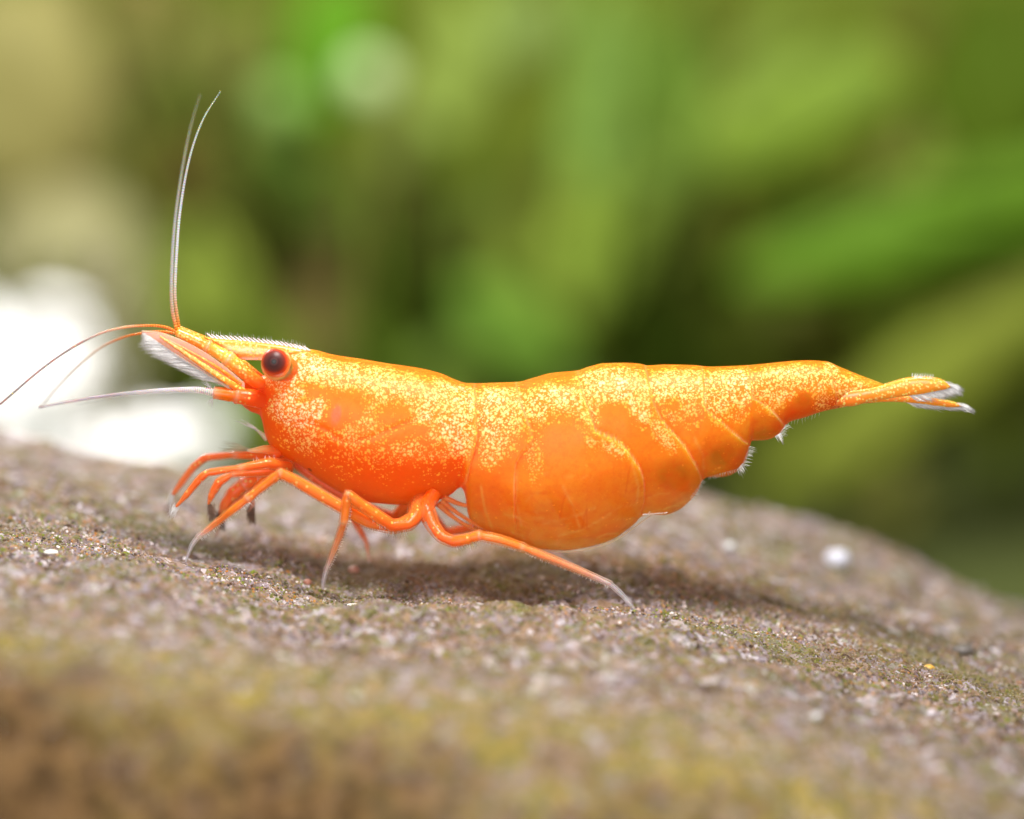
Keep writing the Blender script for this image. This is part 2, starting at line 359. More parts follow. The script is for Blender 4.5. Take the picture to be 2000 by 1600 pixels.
# ================================================================== THE SETTING
M_WALL = leaf_mat('algae_wall', (0.22, 0.30, 0.026), (0.19, 0.24, 0.024))
def wall():
    xs = np.linspace(-90, 90, 60); zs = np.linspace(-26, 50, 40); X, Z = np.meshgrid(xs, zs, indexing='ij')
    Y = 92 + 2.4 * vnoise(X * 0.08 + 9, Z * 0.08)
    o = mesh_obj('tank_wall', np.stack([X, Y, Z], -1).reshape(-1, 3), grid_faces(60, 40, False), M_WALL); tag(o, kind='structure')
wall()
M_SAND = plain_mat('sand', (0.07, 0.085, 0.015), 0.8)
def sand():
    xs = np.linspace(-90, 90, 90); ys = np.linspace(4, 93, 60); X, Y = np.meshgrid(xs, ys, indexing='ij')
    Z = -9.4 - 0.17 * (Y - 4) * np.clip((60 - Y) / 30, 0, 1) - 9.0 * np.clip((Y - 30) / 30, 0, 1) + 0.6 * vnoise(X * 0.2, Y * 0.2)
    o = mesh_obj('sand', np.stack([X, Y, Z], -1).reshape(-1, 3), grid_faces(90, 60, False), M_SAND); tag(o, kind='structure')
sand()

# ------------------------------------------------------------------ the rock
YL = [-6.2, -5.6, -5, -4, -3, -2, -1, -0.5, 0, 0.5, 1, 2, 3, 4, 5, 5.6]
RT = {
 -500: [1760, 1480, 1275, 1205, 1145, 1090, 1040, 1016, 992, 970, 950, 918, 888, 862, 838, 826],
    0: [1800, 1530, 1330, 1250, 1188, 1130, 1078, 1053, 1030, 1008, 986, 946, 910, 878, 850, 837],
  200: [1815, 1545, 1350, 1270, 1208, 1152, 1100, 1076, 1052, 1028, 1008, 974, 945, 922, 902, 892],
  400: [1825, 1560, 1375, 1295, 1236, 1182, 1133, 1108, 1084, 1060, 1040, 1005, 972, 944, 922, 912],
  650: [1845, 1590, 1420, 1340, 1282, 1230, 1182, 1182, 1150, 1116, 1092, 1044, 1002, 966, 936, 924],
 1000: [1770, 1570, 1440, 1365, 1300, 1242, 1188, 1196, 1172, 1134, 1104, 1052, 1006, 968, 938, 925],
 1250: [1775, 1580, 1462, 1388, 1322, 1262, 1206, 1204, 1180, 1150, 1122, 1072, 1028, 988, 954, 938],
 1600: [1830, 1645, 1530, 1458, 1394, 1338, 1288, 1264, 1240, 1218, 1198, 1158, 1116, 1072, 1026, 1000],
 2000: [1925, 1742, 1628, 1552, 1488, 1432, 1380, 1354, 1330, 1311, 1294, 1263, 1234, 1208, 1184, 1170],
 2500: [2060, 1875, 1758, 1680, 1612, 1552, 1496, 1470, 1444, 1424, 1406, 1374, 1346, 1322, 1302, 1290]}
RPX = sorted(RT); RTAB = np.array([RT[k] for k in RPX], float)
def rock_z(X, Y, detail=True):
    sh = X.shape; X, Y = X.ravel(), Y.ravel()
    dep = (Y - CAM[1]) * math.cos(TH) - (-2.0 - CAM[2]) * math.sin(TH)
    px = 1000 + X * D / dep / UPP
    Yc = np.clip(Y, YL[0], YL[-1])
    T = np.stack([hermite(YL, RTAB[k], Yc) for k in range(len(RPX))])
    py = hermite(RPX, T, px)
    z = at(px, py, Yc)[:, 2]
    z = z - 0.75 * np.clip(Y - 5.15, 0, None) ** 2 - 3.5 * np.clip(YL[0] - Y, 0, None)
    e = np.clip(np.abs(px - 1000) - 1450, 0, None) / 200.0; z = z - 0.8 * e * e
    if detail:
        n = 0.16 * vnoise(X * 0.9 + 3, Y * 0.8) + 0.10 * vnoise(X * 2.3, Y * 2.1, 1) + 0.07 * vnoise(X * 5.2, Y * 5, 2) + 0.05 * vnoise(X * 11, Y * 11, 3) + 0.05 * vnoise(X * 22, Y * 22, 4) - 0.16 * np.clip(vnoise(X * 6.5 + 40, Y * 6.5, 6) - 0.26, 0, 1)
        z = z + n * np.where(np.abs(Y) < 1.2, 0.75, 1.0)
    return np.maximum(z, -9.0).reshape(sh)
def build_rock():
    root = empty('rock', (0, 0, -2), 'broad rounded grey-brown rock speckled with algae, shrimp standing on it', 'rock')
    xs = np.concatenate([np.arange(-11, -5.6, 0.1), np.arange(-5.6, 5.6, 0.022), np.arange(5.6, 11.01, 0.1)])
    ys = np.concatenate([np.arange(-8.2, -2, 0.05), np.arange(-2, 2.2, 0.022), np.arange(2.2, 9.01, 0.06)])
    X, Y = np.meshgrid(xs, ys, indexing='ij'); Z = rock_z(X, Y)
    x, y = X.ravel(), Y.ravel()
    dep = (y - CAM[1]) * math.cos(TH) - (-2.0 - CAM[2]) * math.sin(TH); px = 1000 + x * D / dep / UPP
    wob = 0.8 * vnoise(x * 0.7, y * 0.7, 9) + 0.35 * vnoise(x * 2.5, y * 2.5, 8)
    wob = wob + 0.35 * vnoise(x * 5, y * 5, 7)
    q = y + wob + 0.0008 * np.clip(px - 700, -500, 1500)
    moss = np.exp(-((q + 4.7) / 0.7) ** 2) + 0.22 * np.exp(-((q + 3.6) / 0.8) ** 2)
    band = np.exp(-((y - 1.0 + 0.9 * vnoise(x * 1.1, y * 1.1, 51)) / 0.55) ** 2) * np.clip((px - 350) / 250, 0, 1) * np.clip((1700 - px) / 350, 0, 1)  # brown rock along the hollow, painted to deepen the shrimp's shadow too
    brown = 1 / (1 + np.exp((q + 5.05) / 0.25))
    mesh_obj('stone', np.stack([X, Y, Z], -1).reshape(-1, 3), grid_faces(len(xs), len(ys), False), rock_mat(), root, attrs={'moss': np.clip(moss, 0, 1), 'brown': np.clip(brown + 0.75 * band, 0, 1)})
    # crust of loose grains, real pieces too small to pick apart
    pal = np.array([(.80, .72, .74), (.26, .18, .21), (.33, .19, .085), (.085, .04, .018), (.19, .24, .012), (.025, .016, .01), (.46, .19, .04), (.23, .22, .26), (.40, .27, .22), (.15, .16, .02)])
    prob = np.array([.07, .19, .17, .15, .11, .08, .06, .09, .07, .05]); prob /= prob.sum()
    t = (1 + 5 ** .5) / 2
    ico = np.array([(-1, t, 0), (1, t, 0), (-1, -t, 0), (1, -t, 0), (0, -1, t), (0, 1, t), (0, -1, -t), (0, 1, -t), (t, 0, -1), (t, 0, 1), (-t, 0, -1), (-t, 0, 1)]) / math.sqrt(1 + t * t)
    icf = np.array([(0, 11, 5), (0, 5, 1), (0, 1, 7), (0, 7, 10), (0, 10, 11), (1, 5, 9), (5, 11, 4), (11, 10, 2), (10, 7, 6), (7, 1, 8), (3, 9, 4), (3, 4, 2), (3, 2, 6), (3, 6, 8), (3, 8, 9), (4, 9, 5), (2, 4, 11), (6, 2, 10), (8, 6, 7), (9, 8, 1)])
    n1, n2 = 52000, 22000
    gx = np.concatenate([rng.uniform(-5.5, 5.5, n1), rng.uniform(-6.5, 6.5, n2)])
    gy = np.concatenate([rng.normal(-0.1, 0.8, n1), rng.uniform(-5.4, 5.4, n2)])
    # the in-focus line falls towards the camera on the right
    keep = vnoise(gx * 1.6, gy * 1.6, 21) > -0.28; gx, gy = gx[keep], gy[keep]; n = len(gx)
    gz = rock_z(gx, gy)
    s = np.clip(rng.lognormal(math.log(0.0112), 0.42, n), 0.006, 0.026)
    dirs = rng.normal(size=(n, 3, 3)); q_, _ = np.linalg.qr(dirs)
    sc = rng.uniform(0.55, 1.25, (n, 1, 3)); sc[:, :, 2] *= 0.8
    V = (ico[None] * rng.uniform(0.8, 1.2, (n, 12, 1))) * sc * s[:, None, None]
    V = np.einsum('nij,nkj->nki', q_, V) + np.stack([gx, gy, gz - s * 0.3], -1)[:, None, :]
    # neighbouring grains share a tint: patches of pale, brown and green crust
    k = rng.choice(len(pal), n, p=prob); gcol = pal[k] * rng.uniform(0.75, 1.2, (n, 1))
    pg = np.clip(vnoise(gx * 1.3 + 5, gy * 1.3, 31) * 2.2, 0, 0.7)[:, None]; gcol = gcol * (1 - pg) + np.array([.15, .16, .03]) * pg
    pb = np.clip(vnoise(gx * 0.9 + 15, gy * 1.8, 33) * 2.0, 0, 0.6)[:, None]; gcol = gcol * (1 - pb) + np.array([.17, .095, .05]) * pb
    gpx = 1000 + gx * D / ((gy - CAM[1]) * math.cos(TH) - (-2.0 - CAM[2]) * math.sin(TH)) / UPP
    gb = (0.75 * np.exp(-((gy - 1.0 + 0.9 * vnoise(gx * 1.1, gy * 1.1, 51)) / 0.55) ** 2) * np.clip((gpx - 350) / 250, 0, 1) * np.clip((1700 - gpx) / 350, 0, 1))[:, None]; gcol = gcol * (1 - gb) + gcol * np.array([.75, .42, .3]) * gb + np.array([.05, .02, .008]) * gb  # same hollow tint on the grains, deepening the shadow
    gcol = np.clip(np.concatenate([gcol, np.ones((n, 1))], 1), 0, 1)
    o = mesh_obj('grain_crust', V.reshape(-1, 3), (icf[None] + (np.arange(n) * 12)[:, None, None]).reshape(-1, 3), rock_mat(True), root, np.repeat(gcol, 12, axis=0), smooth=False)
    tag(o, kind='stuff')
    return root
build_rock()

def lump(name, px, py, Y, r, flatz, col, label, cat, seed, rough=0.4):
    """small uneven stone lying on the rock"""
    import bmesh
    P = at(px, py, Y); x = np.array([P[0]]); z = rock_z(x, np.array([Y]))[0]
    bm = bmesh.new(); bmesh.ops.create_icosphere(bm, subdivisions=3, radius=1)
    V = np.array([v.co[:] for v in bm.verts]); fc = [[v.index for v in f.verts] for f in bm.faces]; bm.free()
    V = V * (1 + 0.35 * vnoise(V[:, 0] * 1.5 + seed, V[:, 1] * 1.5 + V[:, 2], seed) + 0.12 * vnoise(V[:, 0] * 5 + seed, V[:, 2] * 5, seed))[:, None]
    V = V * np.array([r, r * 0.85, r * flatz])
    o = mesh_obj(name, V, fc, plain_mat(name + '_stone', col, rough)); o.location = (float(P[0]), float(Y), float(z + r * flatz * 0.55))
    return tag(o, label, cat)

# ================================================================== THE SHRIMP
SH = empty('shrimp', at(900, 1150, 0), 'translucent orange shrimp with cream speckled back walking on the rock', 'shrimp')
TOP = np.array([(455,754),(465,748),(480,742),(500,739),(518,733),(530,712),(545,695),(570,687),(600,684),(650,695),(700,703),(760,713),(820,722),(860,732),(890,745),(910,751),(930,751),(960,750),(1000,749),(1015,748),(1040,741),(1080,731),(1125,727),(1150,719),(1180,712),(1220,711),(1250,713),(1265,716),(1300,714),(1350,715),(1390,718),(1420,717),(1460,715),(1500,711),(1540,707),(1580,705),(1615,707),(1640,717),(1680,733),(1720,748),(1748,759)], float)
BOT = np.array([(455,764),(463,778),(475,792),(490,803),(508,810),(514,825),(518,845),(530,872),(550,888),(579,903),(626,937),(678,966),(727,980),(792,984),(844,978),(880,964),(900,950),(908,962),(914,1000),(922,1022),(942,1040),(975,1050),(1010,1059),(1062,1071),(1101,1073),(1140,1068),(1192,1053),(1231,1027),(1254,1007),(1265,1003),(1296,1004),(1322,996),(1348,975),(1362,957),(1371,938),(1382,931),(1401,931),(1422,928),(1442,917),(1456,898),(1463,872),(1468,860),(1492,859),(1512,853),(1526,843),(1535,829),(1545,822),(1570,815),(1609,802),(1635,797),(1674,789),(1700,780),(1748,767)], float)
WID = np.array([(455,.04),(465,.09),(480,.15),(500,.19),(520,.24),(560,.35),(650,.45),(750,.49),(850,.47),(905,.44),(930,.43),(1000,.47),(1100,.52),(1200,.49),(1300,.42),(1400,.35),(1460,.28),(1530,.23),(1600,.2),(1650,.15),(1700,.09),(1748,.03)], float)
BND = [
 ([(924,740),(927,754),(931,806),(932,842),(922,881),(910,925),(898,950),(890,985)], 0.045),
 ([(1006,740),(1009,751),(1020,784),(1033,815),(1039,838),(1030,852),(1018,866),(1010,880),(1006,896),(1004,940),(1006,1000),(1010,1060),(1012,1090)], 0.022),
 ([(1128,720),(1132,745),(1143,771),(1156,805),(1161,820),(1187,831),(1208,844),(1228,867),(1244,891),(1252,914),(1255,940),(1254,970),(1247,1000),(1240,1040)], 0.055),
 ([(1258,705),(1261,719),(1267,748),(1275,776),(1291,807),(1317,836),(1338,862),(1356,896),(1366,920),(1370,945),(1368,980)], 0.045),
 ([(1370,705),(1371,732),(1373,781),(1404,810),(1427,831),(1448,849),(1464,865),(1468,900),(1468,940)], 0.035),
 ([(1459,700),(1461,719),(1466,763),(1487,779),(1508,797),(1528,823),(1540,850)], 0.028),
 ([(1617,700),(1619,706),(1624,740),(1630,770),(1634,800)], 0.015)]
def seg_dist(px, py, poly):
    best = np.full(px.shape, 1e9)
    P = np.array(poly, float)
    for a, b in zip(P[:-1], P[1:]):
        d = b - a; t = np.clip(((px - a[0]) * d[0] + (py - a[1]) * d[1]) / (d @ d), 0, 1)
        best = np.minimum(best, np.hypot(px - a[0] - t * d[0], py - a[1] - t * d[1]))
    return best
def blob(px, py, cx, cy, rx, ry, ang=0.0, soft=0.45):
    a = math.radians(ang); dx, dy = px - cx, py - cy
    u = (dx * math.cos(a) + dy * math.sin(a)) / rx; v = (-dx * math.sin(a) + dy * math.cos(a)) / ry
    r = np.sqrt(u * u + v * v); return np.clip((1 + soft - r) / (2 * soft), 0, 1) ** 1.0
def body():
    st = np.concatenate([np.arange(455, 560, 1.5), np.arange(560, 1748.1, 2.0)])
    tp = hermite(TOP[:, 0], TOP[:, 1], st); bt = hermite(BOT[:, 0], BOT[:, 1], st); wd = hermite(WID[:, 0], WID[:, 1], st)
    nv = 168; ph = np.linspace(0, 2 * math.pi, nv, endpoint=False)
    c, s = np.cos(ph), np.sin(ph)
    PX = np.repeat(st[:, None], nv, 1); mid = (tp + bt) / 2; hh = (bt - tp) / 2
    PY = mid[:, None] - hh[:, None] * c[None, :]
    yy = wd[:, None] * np.sign(s) * np.abs(s) ** 0.82
    low = np.clip(-c, 0, 1)[None, :]                       # the abdomen's side plates hang a little narrower
    yy = yy * (1 - 0.22 * low * low)
    side = np.abs(s)[None, :] ** 0.7
    dark = np.zeros_like(PX); rim = np.zeros_like(PX); off = np.zeros_like(PX)
    for poly, hgt in BND:
        P = np.array(poly, float); poly = catmull(P, 6).tolist(); P = np.array(poly); bx = np.interp(PY, P[:, 1], P[:, 0]); d = seg_dist(PX, PY, poly); sg = np.where(PX < bx, 1, -1)
        off += np.where(sg > 0, 0.8 * hgt * np.exp(-d / 48.0), -0.3 * hgt * np.exp(-d / 12.0))
        dark = np.maximum(dark, np.where(sg < 0, np.exp(-((d - 5.0) / 3.0) ** 2), 0))
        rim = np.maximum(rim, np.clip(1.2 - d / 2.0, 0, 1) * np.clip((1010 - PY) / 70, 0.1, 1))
    groove = np.minimum(seg_dist(PX, PY, [(550,811),(580,806),(610,808),(640,818),(660,833),(676,842)]), seg_dist(PX, PY, [(700,839),(735,831),(770,817),(800,805),(830,797)]))
    off -= 0.012 * np.exp(-(groove / 4.0) ** 2)
    # body swell between the plates
    off += 0.012 * vnoise(PX / 45.0, PY / 45.0, 5)
    yy = yy + np.sign(s)[None, :] * side * off
    V = at(PX, PY, 0.0); V[..., 1] = yy
    V[..., 2] += 0  # the outline stays on the middle plane
    # ---------------- pigment, with some light and shade painted in
    fr = (PY - tp[:, None]) / (bt - tp)[:, None]
    def cl(*rgb): return np.array(rgb)
    C = np.zeros(PX.shape + (3,)); C[:] = cl(1.0, 0.23, 0.013)
    def paint(w, col, k=1.0):
        w = np.clip(w * k, 0, 1)[..., None]; C[:] = C * (1 - w) + np.array(col) * w
    car = np.clip((930 - PX) / 30 + 0.0, 0, 1)
    paint(car * np.clip((fr - 0.42) / 0.22, 0, 1), (1.0, 0.125, 0.004))
    paint(np.clip(1 - fr / 0.05, 0, 1) * np.clip((PX - 600) / 40, 0, 1), (1.0, 0.17, 0.008), 0.8)
    paint(blob(PX, PY, 500, 775, 45, 45), (1.0, 0.10, 0.008))
    abd = np.clip((PX - 905) / 25, 0, 1)
    paint(abd * np.clip((fr - 0.35) / 0.2, 0, 1), (1.0, 0.30, 0.015), 0.95)
    paint(blob(PX, PY, 950, 960, 45, 75, 0, 0.6), (1.0, 0.19, 0.008), 0.9)
    paint(blob(PX, PY, 1090, 1020, 130, 55, -5, 0.6), (0.92, 0.25, 0.016), 0.7)
    paint(blob(PX, PY, 1190, 1030, 45, 16, -25, 0.6), (1.0, 0.15, 0.006), 0.8)
    paint(blob(PX, PY, 1150, 880, 80, 60, 0, 0.8), (1.0, 0.29, 0.018), 0.8)
    paint(blob(PX, PY, 1310, 910, 38, 32, 10, 0.4), (0.66, 0.25, 0.012), 0.85)  # olive lobes, here and below: background showing through, painted as colour
    paint(blob(PX, PY, 1320, 965, 45, 35, -30, 0.5), (0.92, 0.155, 0.007), 0.7)
    paint(blob(PX, PY, 1405, 880, 30, 24, -30, 0.4), (0.60, 0.23, 0.010), 0.85)
    paint(blob(PX, PY, 1440, 895, 14, 38, 35, 0.6), (0.95, 0.11, 0.005), 0.85)
    paint(blob(PX, PY, 1497, 842, 36, 17, -5, 0.35), (0.60, 0.21, 0.008), 0.85)
    paint(np.clip((PX - 1490) / 30, 0, 1) * np.clip((fr - 0.6) / 0.2, 0, 1), (1.0, 0.10, 0.004))
    paint(blob(PX, PY, 1565, 772, 22, 20, 0, 0.5), (0.60, 0.22, 0.008), 0.8)
    paint(blob(PX, PY, 662, 792, 9, 18, 12, 0.3), (0.72, 0.20, 0.10), 0.8)
    paint(np.clip((PX - 1640) / 40, 0, 1), (1.0, 0.30, 0.03), 0.7)
    paint(blob(PX, PY, 608, 909, 4.5, 3.0, 40, 0.3), (0.10, 0.01, 0.004))
    paint(blob(PX, PY, 628, 936, 4.0, 2.0, 40, 0.3), (0.30, 0.02, 0.004))
    streak = np.clip(vnoise(PX * 0.012 + PY * 0.02, (PY * 0.9 + PX * 0.25) * 0.10, 14) * 3 - 0.6, 0, 1) * abd * np.clip((fr - 0.5) / 0.2, 0, 1) * np.clip((1260 - PX) / 60, 0, 1)
    paint(streak, (1.0, 0.34, 0.05), 0.22)
    for ln in ([(985,985),(1010,990),(1040,992),(1062,994)],[(1000,1028),(1020,1034),(1024,1042)],[(1098,925),(1112,955),(1124,990),(1130,1010)],[(1060,1004),(1110,990),(1160,972)],[(1090,1030),(1140,1015),(1190,985)],[(1165,1038),(1185,1030),(1205,1032)],[(1295,985),(1312,978),(1325,980)],[(1010,900),(1008,960),(1018,1010)],[(1230,880),(1243,930),(1240,965)],[(940,930),(948,980),(965,1030)],[(1352,840),(1368,872),(1372,905)],[(1500,790),(1520,812),(1526,824)]):
        paint(np.exp(-(seg_dist(PX, PY, ln) / 2.4) ** 2), (1.0, 0.46, 0.09), 0.75)
    for k in range(30):
        x0, y0 = 930 + 400 * hash2(np.array([k]), np.array([3]))[0], 900 + 150 * hash2(np.array([k]), np.array([5]))[0]; ang = -0.5 + 1.0 * hash2(np.array([k]), np.array([9]))[0] + (1.2 if k % 3 == 0 else 0); L = 25 + 50 * hash2(np.array([k]), np.array([7]))[0]
        paint(np.exp(-(seg_dist(PX, PY, [(x0, y0), (x0 + L * .5 * math.cos(ang), y0 - L * .5 * math.sin(ang)), (x0 + L * math.cos(ang), y0 - L * math.sin(ang * .6))]) / 2.0) ** 2), [(1.0, 0.44, 0.08), (0.8, 0.12, 0.004)][k % 2], 0.45)
    mt = np.clip(vnoise(PX * 0.06, PY * 0.06, 44) + 0.5 * vnoise(PX * 0.17, PY * 0.17, 45) + 0.2, 0, 1); paint(mt * np.clip((fr - .3) / .2, 0, 1), (0.95, 0.13, 0.004), 0.38)
    paint(dark, (0.85, 0.14, 0.005), 0.25)  # shadow line behind each plate edge, painted into the colour
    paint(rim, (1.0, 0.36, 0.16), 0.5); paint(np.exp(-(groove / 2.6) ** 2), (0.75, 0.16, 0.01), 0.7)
    # ---------------- density of the cream grains
    S = np.zeros_like(PX)
    for b in [(560,715,60,40,20,1.6),(590,700,60,22,8,1.6),(588,782,54,40,-5,2.0),(598,838,48,36,0,0.75),(640,720,70,30,10,1.0),(720,725,90,24,9,0.95),(800,760,80,40,12,0.95),(868,790,62,62,0,1.2),(900,800,36,80,0,1.2),
              (745,805,55,40,10,0.78),(690,830,60,26,0,0.7),(740,862,90,30,0,0.55),(830,850,80,34,5,0.7),(760,905,110,34,0,0.16),(860,915,60,34,0,0.16),(640,880,60,30,0,0.15),
              (968,800,40,72,0,1.2),(960,862,26,34,0,0.9),(1000,790,26,60,0,0.95),(1070,775,60,34,-12,1.15),(1120,780,36,44,0,1.0),(1042,868,18,60,0,0.55),(1190,735,75,40,0,1.15),(1155,785,22,34,0,0.9),
              (1195,852,34,14,28,1.0),(1160,840,20,16,0,0.7),(1245,765,26,50,-10,1.1),(1290,830,18,40,-35,0.95),(1320,745,66,34,0,1.1),(1330,790,40,26,0,0.7),(1345,806,20,18,0,0.6),
              (1400,755,46,40,0,1.0),(1425,790,34,22,10,0.6),(1395,812,18,14,20,0.5),(1440,745,34,40,0,1.15),(1510,745,50,38,0,1.0),(1500,775,30,26,0,0.75),(1570,735,60,28,0,1.05),(1605,765,34,34,0,0.7),(1660,755,56,24,18,1.1),(1620,725,18,26,0,1.1)]:
        S = np.maximum(S, b[5] * blob(PX, PY, b[0], b[1], b[2], b[3], b[4], 0.32))
    for b in [(663,785,24,36,15),(630,748,44,10,14),(700,775,20,20,0),(770,790,34,24,-15),(610,760,30,9,-20),(1100,810,34,26,0),(1195,790,26,18,-10),(1215,812,34,14,10),(1310,775,16,12,0),(1568,770,20,18,0),(800,826,50,12,-15)]:
        S *= 1 - 0.8 * blob(PX, PY, b[0], b[1], b[2], b[3], b[4], 0.4)
    S *= 1.2 * np.clip(fr / 0.012, 0.3, 1) * (1 - 0.6 * rim)
    CL = 0.15 + 0.20 * abd * np.clip((fr - 0.5) / 0.35, 0, 1)
    for b in [(1312,915,42,40,10,0.42),(1407,878,36,32,-30,0.42),(1497,842,36,16,-5,0.45),(1565,772,22,20,0,0.3),(1330,975,45,26,-35,0.5),(1120,1050,130,20,0,0.52),(1080,985,60,40,0,0.42),(935,1010,22,40,0,0.45)]: CL = np.maximum(CL, b[5] * blob(PX, PY, b[0], b[1], b[2], b[3], b[4], 0.5))
    CL = np.maximum(CL, 0.6 * abd * np.clip((fr - 0.955) / 0.03, 0, 1))
    CL *= 1 - 0.5 * rim
    C4 = np.concatenate([C, np.ones(PX.shape + (1,))], -1).reshape(-1, 4)
    Vl = V.reshape(-1, 3).tolist(); Fc = grid_faces(len(st), nv, True).tolist(); last = (len(st) - 1) * nv
    Vl += [V[0].mean(0).tolist(), V[-1].mean(0).tolist()]; a, b = len(Vl) - 2, len(Vl) - 1
    for j in range(nv): Fc.append([a, j, (j + 1) % nv]); Fc.append([b, last + (j + 1) % nv, last + j])
    C4 = np.vstack([C4, C4[:1], C4[-1:]]); S = np.concatenate([S.ravel(), [0, 0]]); CL = np.concatenate([CL.ravel(), [0, 0]])
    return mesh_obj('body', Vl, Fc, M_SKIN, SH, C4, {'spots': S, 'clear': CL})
BODY = body()

def blade(name, top, bot, parent, mat, Y0, Y1, thick, col, n=60, m=14, colfn=None):
    """thin leaf-shaped plate between an upper and a lower edge; Y runs from Y0 to Y1 along it"""
    top, bot = np.array(top, float), np.array(bot, float)
    x0, x1 = top[0, 0], top[-1, 0]
    st = x0 + (x1 - x0) * np.linspace(0, 1, n)
    o = 1 if x1 > x0 else -1
    tp = hermite(top[::o, 0], top[::o, 1], st); bt = hermite(bot[::o, 0], bot[::o, 1], st)
    ph = np.linspace(0, 2 * math.pi, 2 * m, endpoint=False)
    PX = np.repeat(st[:, None], 2 * m, 1); PY = ((tp + bt) / 2)[:, None] - ((bt - tp) / 2)[:, None] * np.cos(ph)[None]
    u = np.linspace(0, 1, n)[:, None]
    Yc = Y0 + (Y1 - Y0) * u + thick * np.sin(ph)[None] * np.minimum(1, (bt - tp) / 8)[:, None]
    V = at(PX, PY, Yc); C = np.tile(np.array(col, float), (PX.size, 1))
    if colfn is not None: C = colfn(PX, PY, C.reshape(PX.shape + (4,))).reshape(-1, 4)
    Vl = V.reshape(-1, 3).tolist(); Fc = grid_faces(n, 2 * m, True).tolist()
    Fc.append(list(range(2 * m))); Fc.append([(n - 1) * 2 * m + j for j in range(2 * m)][::-1])
    return mesh_obj(name, Vl, Fc, mat, parent, C)

# ---- rostrum with its teeth
def rost_col(PX, PY, C):
    w = np.exp(-((PY - (681 + (PX - 430) * 0.10)) / 5.0) ** 2)[..., None]
    C[..., :3] = C[..., :3] * (1 - 0.8 * w) + np.array([1, 0.86, 0.55]) * 0.8 * w
    w = (np.clip((PY - 697) / 3, 0, 1))[..., None]; C[..., :3] = C[..., :3] * (1 - w) + np.array([0.95, 0.85, 0.8]) * w
    return C
RO = blade('rostrum', [(396,657),(420,661),(470,665),(540,673),(606,686),(640,695)], [(396,659),(420,672),(450,697),(470,703),(520,704),(606,716),(640,730)], SH, M_GOLD, 0, 0, 0.05, (1.0, 0.34, 0.03, 1), 90, 12, rost_col)
M_TOOTH = plain_mat('tooth', (0.86, 0.80, 0.86), 0.3, 0.8)
for i in range(22):
    x = 408 + i * 9.0; y = float(hermite([396,420,470,540,606,640], [657,661,665,673,686,695], np.array([x]))[0])
    a = at(np.array([x + 9, x + 4, x - 4.5]), np.array([y + 3.0, y - 1.5, y - 8.0]), np.zeros(3))
    V, Fc = tube_geo(catmull(a, 4), np.linspace(3.0, 0.7, 9) * UPP, 6); mesh_obj('tooth', V, Fc, M_TOOTH, RO)
H = []
for x in np.arange(402, 604, 4.3):
    y = float(hermite([396,420,470,540,606,640], [657,661,665,673,686,695], np.array([x]))[0])
    H.append([*at(x, y, 0), *at(x - 2 + rng.normal(0, 1.5), y - rng.uniform(10, 17), rng.normal(0, 0.03)), 0.0022])
hairs('bristles', H, RO, M_HAIR)

# ---- eyes on their stalks
def ball(name, ctr, r, mat, parent, scl=(1, 1, 1), n=40):
    V = []; Fc = []
    th = np.linspace(0.0001, math.pi - 0.0001, n); ph = np.linspace(0, 2 * math.pi, 2 * n, endpoint=False)
    T, Pp = np.meshgrid(th, ph, indexing='ij')
    V = np.stack([np.sin(T) * np.cos(Pp) * scl[0], np.cos(T) * scl[1], np.sin(T) * np.sin(Pp) * scl[2]], -1).reshape(-1, 3) * r
    o = mesh_obj(name, V, grid_faces(n, 2 * n, True), mat); o.parent = parent; o.location = Vector([float(c) for c in ctr]) - world_loc(parent)
    return o
for s in (-1, 1):
    cpx, cpy = (538, 709)
    O = (1.0, 0.16, 0.015, 1)
    stalk = tube('eye_stalk', [(575,728,s*0.10,20,*O),(562,722,s*0.22,23,*O),(548,716,s*0.30,28,*O),(542,713,s*0.335,31,1,0.24,0.03,1),(541,712.5,s*0.37,29.5,1,0.55,0.2,1),(540,711,s*0.395,26,1,0.15,0.02,1)], SH, M_LIMB, 24, 6)
    ball('eye', at(cpx - 1, cpy - 2, s * 0.40), 0.130, M_EYE, stalk, (1, 0.85, 1))

# ---- antennules: stem and two whips each
OR = (1.0, 0.30, 0.025, 1); YE = (1.0, 0.42, 0.05, 1)
LIL = (0.80, 0.80, 0.88)
def antennule(y0, whips, dx=0, dy=0):
    a = tube('antennule', [(516+dx,756+dy,y0*.7,13,1,.13,.01,.84),(482+dx,731+dy,y0,14,1,.2,.015,.9),(445+dx,701+dy,y0,15,*YE),(425+dx,688+dy,y0,12.5,*YE),(405+dx,677+dy,y0,13,*OR),(375+dx,662+dy,y0,11,*OR),(345+dx,648+dy,y0,9,*OR)], SH, M_GOLD, 16, 8, joints=(2, 4))
    for w in whips: tube('flagellum', w, a, M_LIMB, 8, 40, ring=5.0, rs=0.6)
    return a
FO = (1.0, 0.26, 0.03)
antennule(-0.16, [
 [(348,650,-.16,6,1,.35,.05,1),(343,636,-.17,6,1,.34,.06,.95),(336,600,-.2,5.6,.9,.62,.5,.8),(335,540,-.25,5.2,*LIL,.75),(341,440,-.33,4.4,*LIL,.62),(356,330,-.4,3.4,.75,.78,.68,.5),(372,250,-.45,2.6,.72,.74,.6,.42),(391,184,-.5,1.4,.7,.72,.6,.3)],
 [(348,650,-.16,6,1,.35,.05,1),(322,639,-.2,5.0,*FO,1),(290,636,-.25,4.2,*FO,1),(240,640,-.3,4.2,.85,.45,.25,.9),(195,652,-.34,3.8,.6,.42,.34,.85),(140,680,-.3,3.8,.30,.25,.25,.95),(80,722,-.3,3.4,.25,.22,.24,.95),(0,790,-.3,3.0,.22,.2,.22,.95)]])
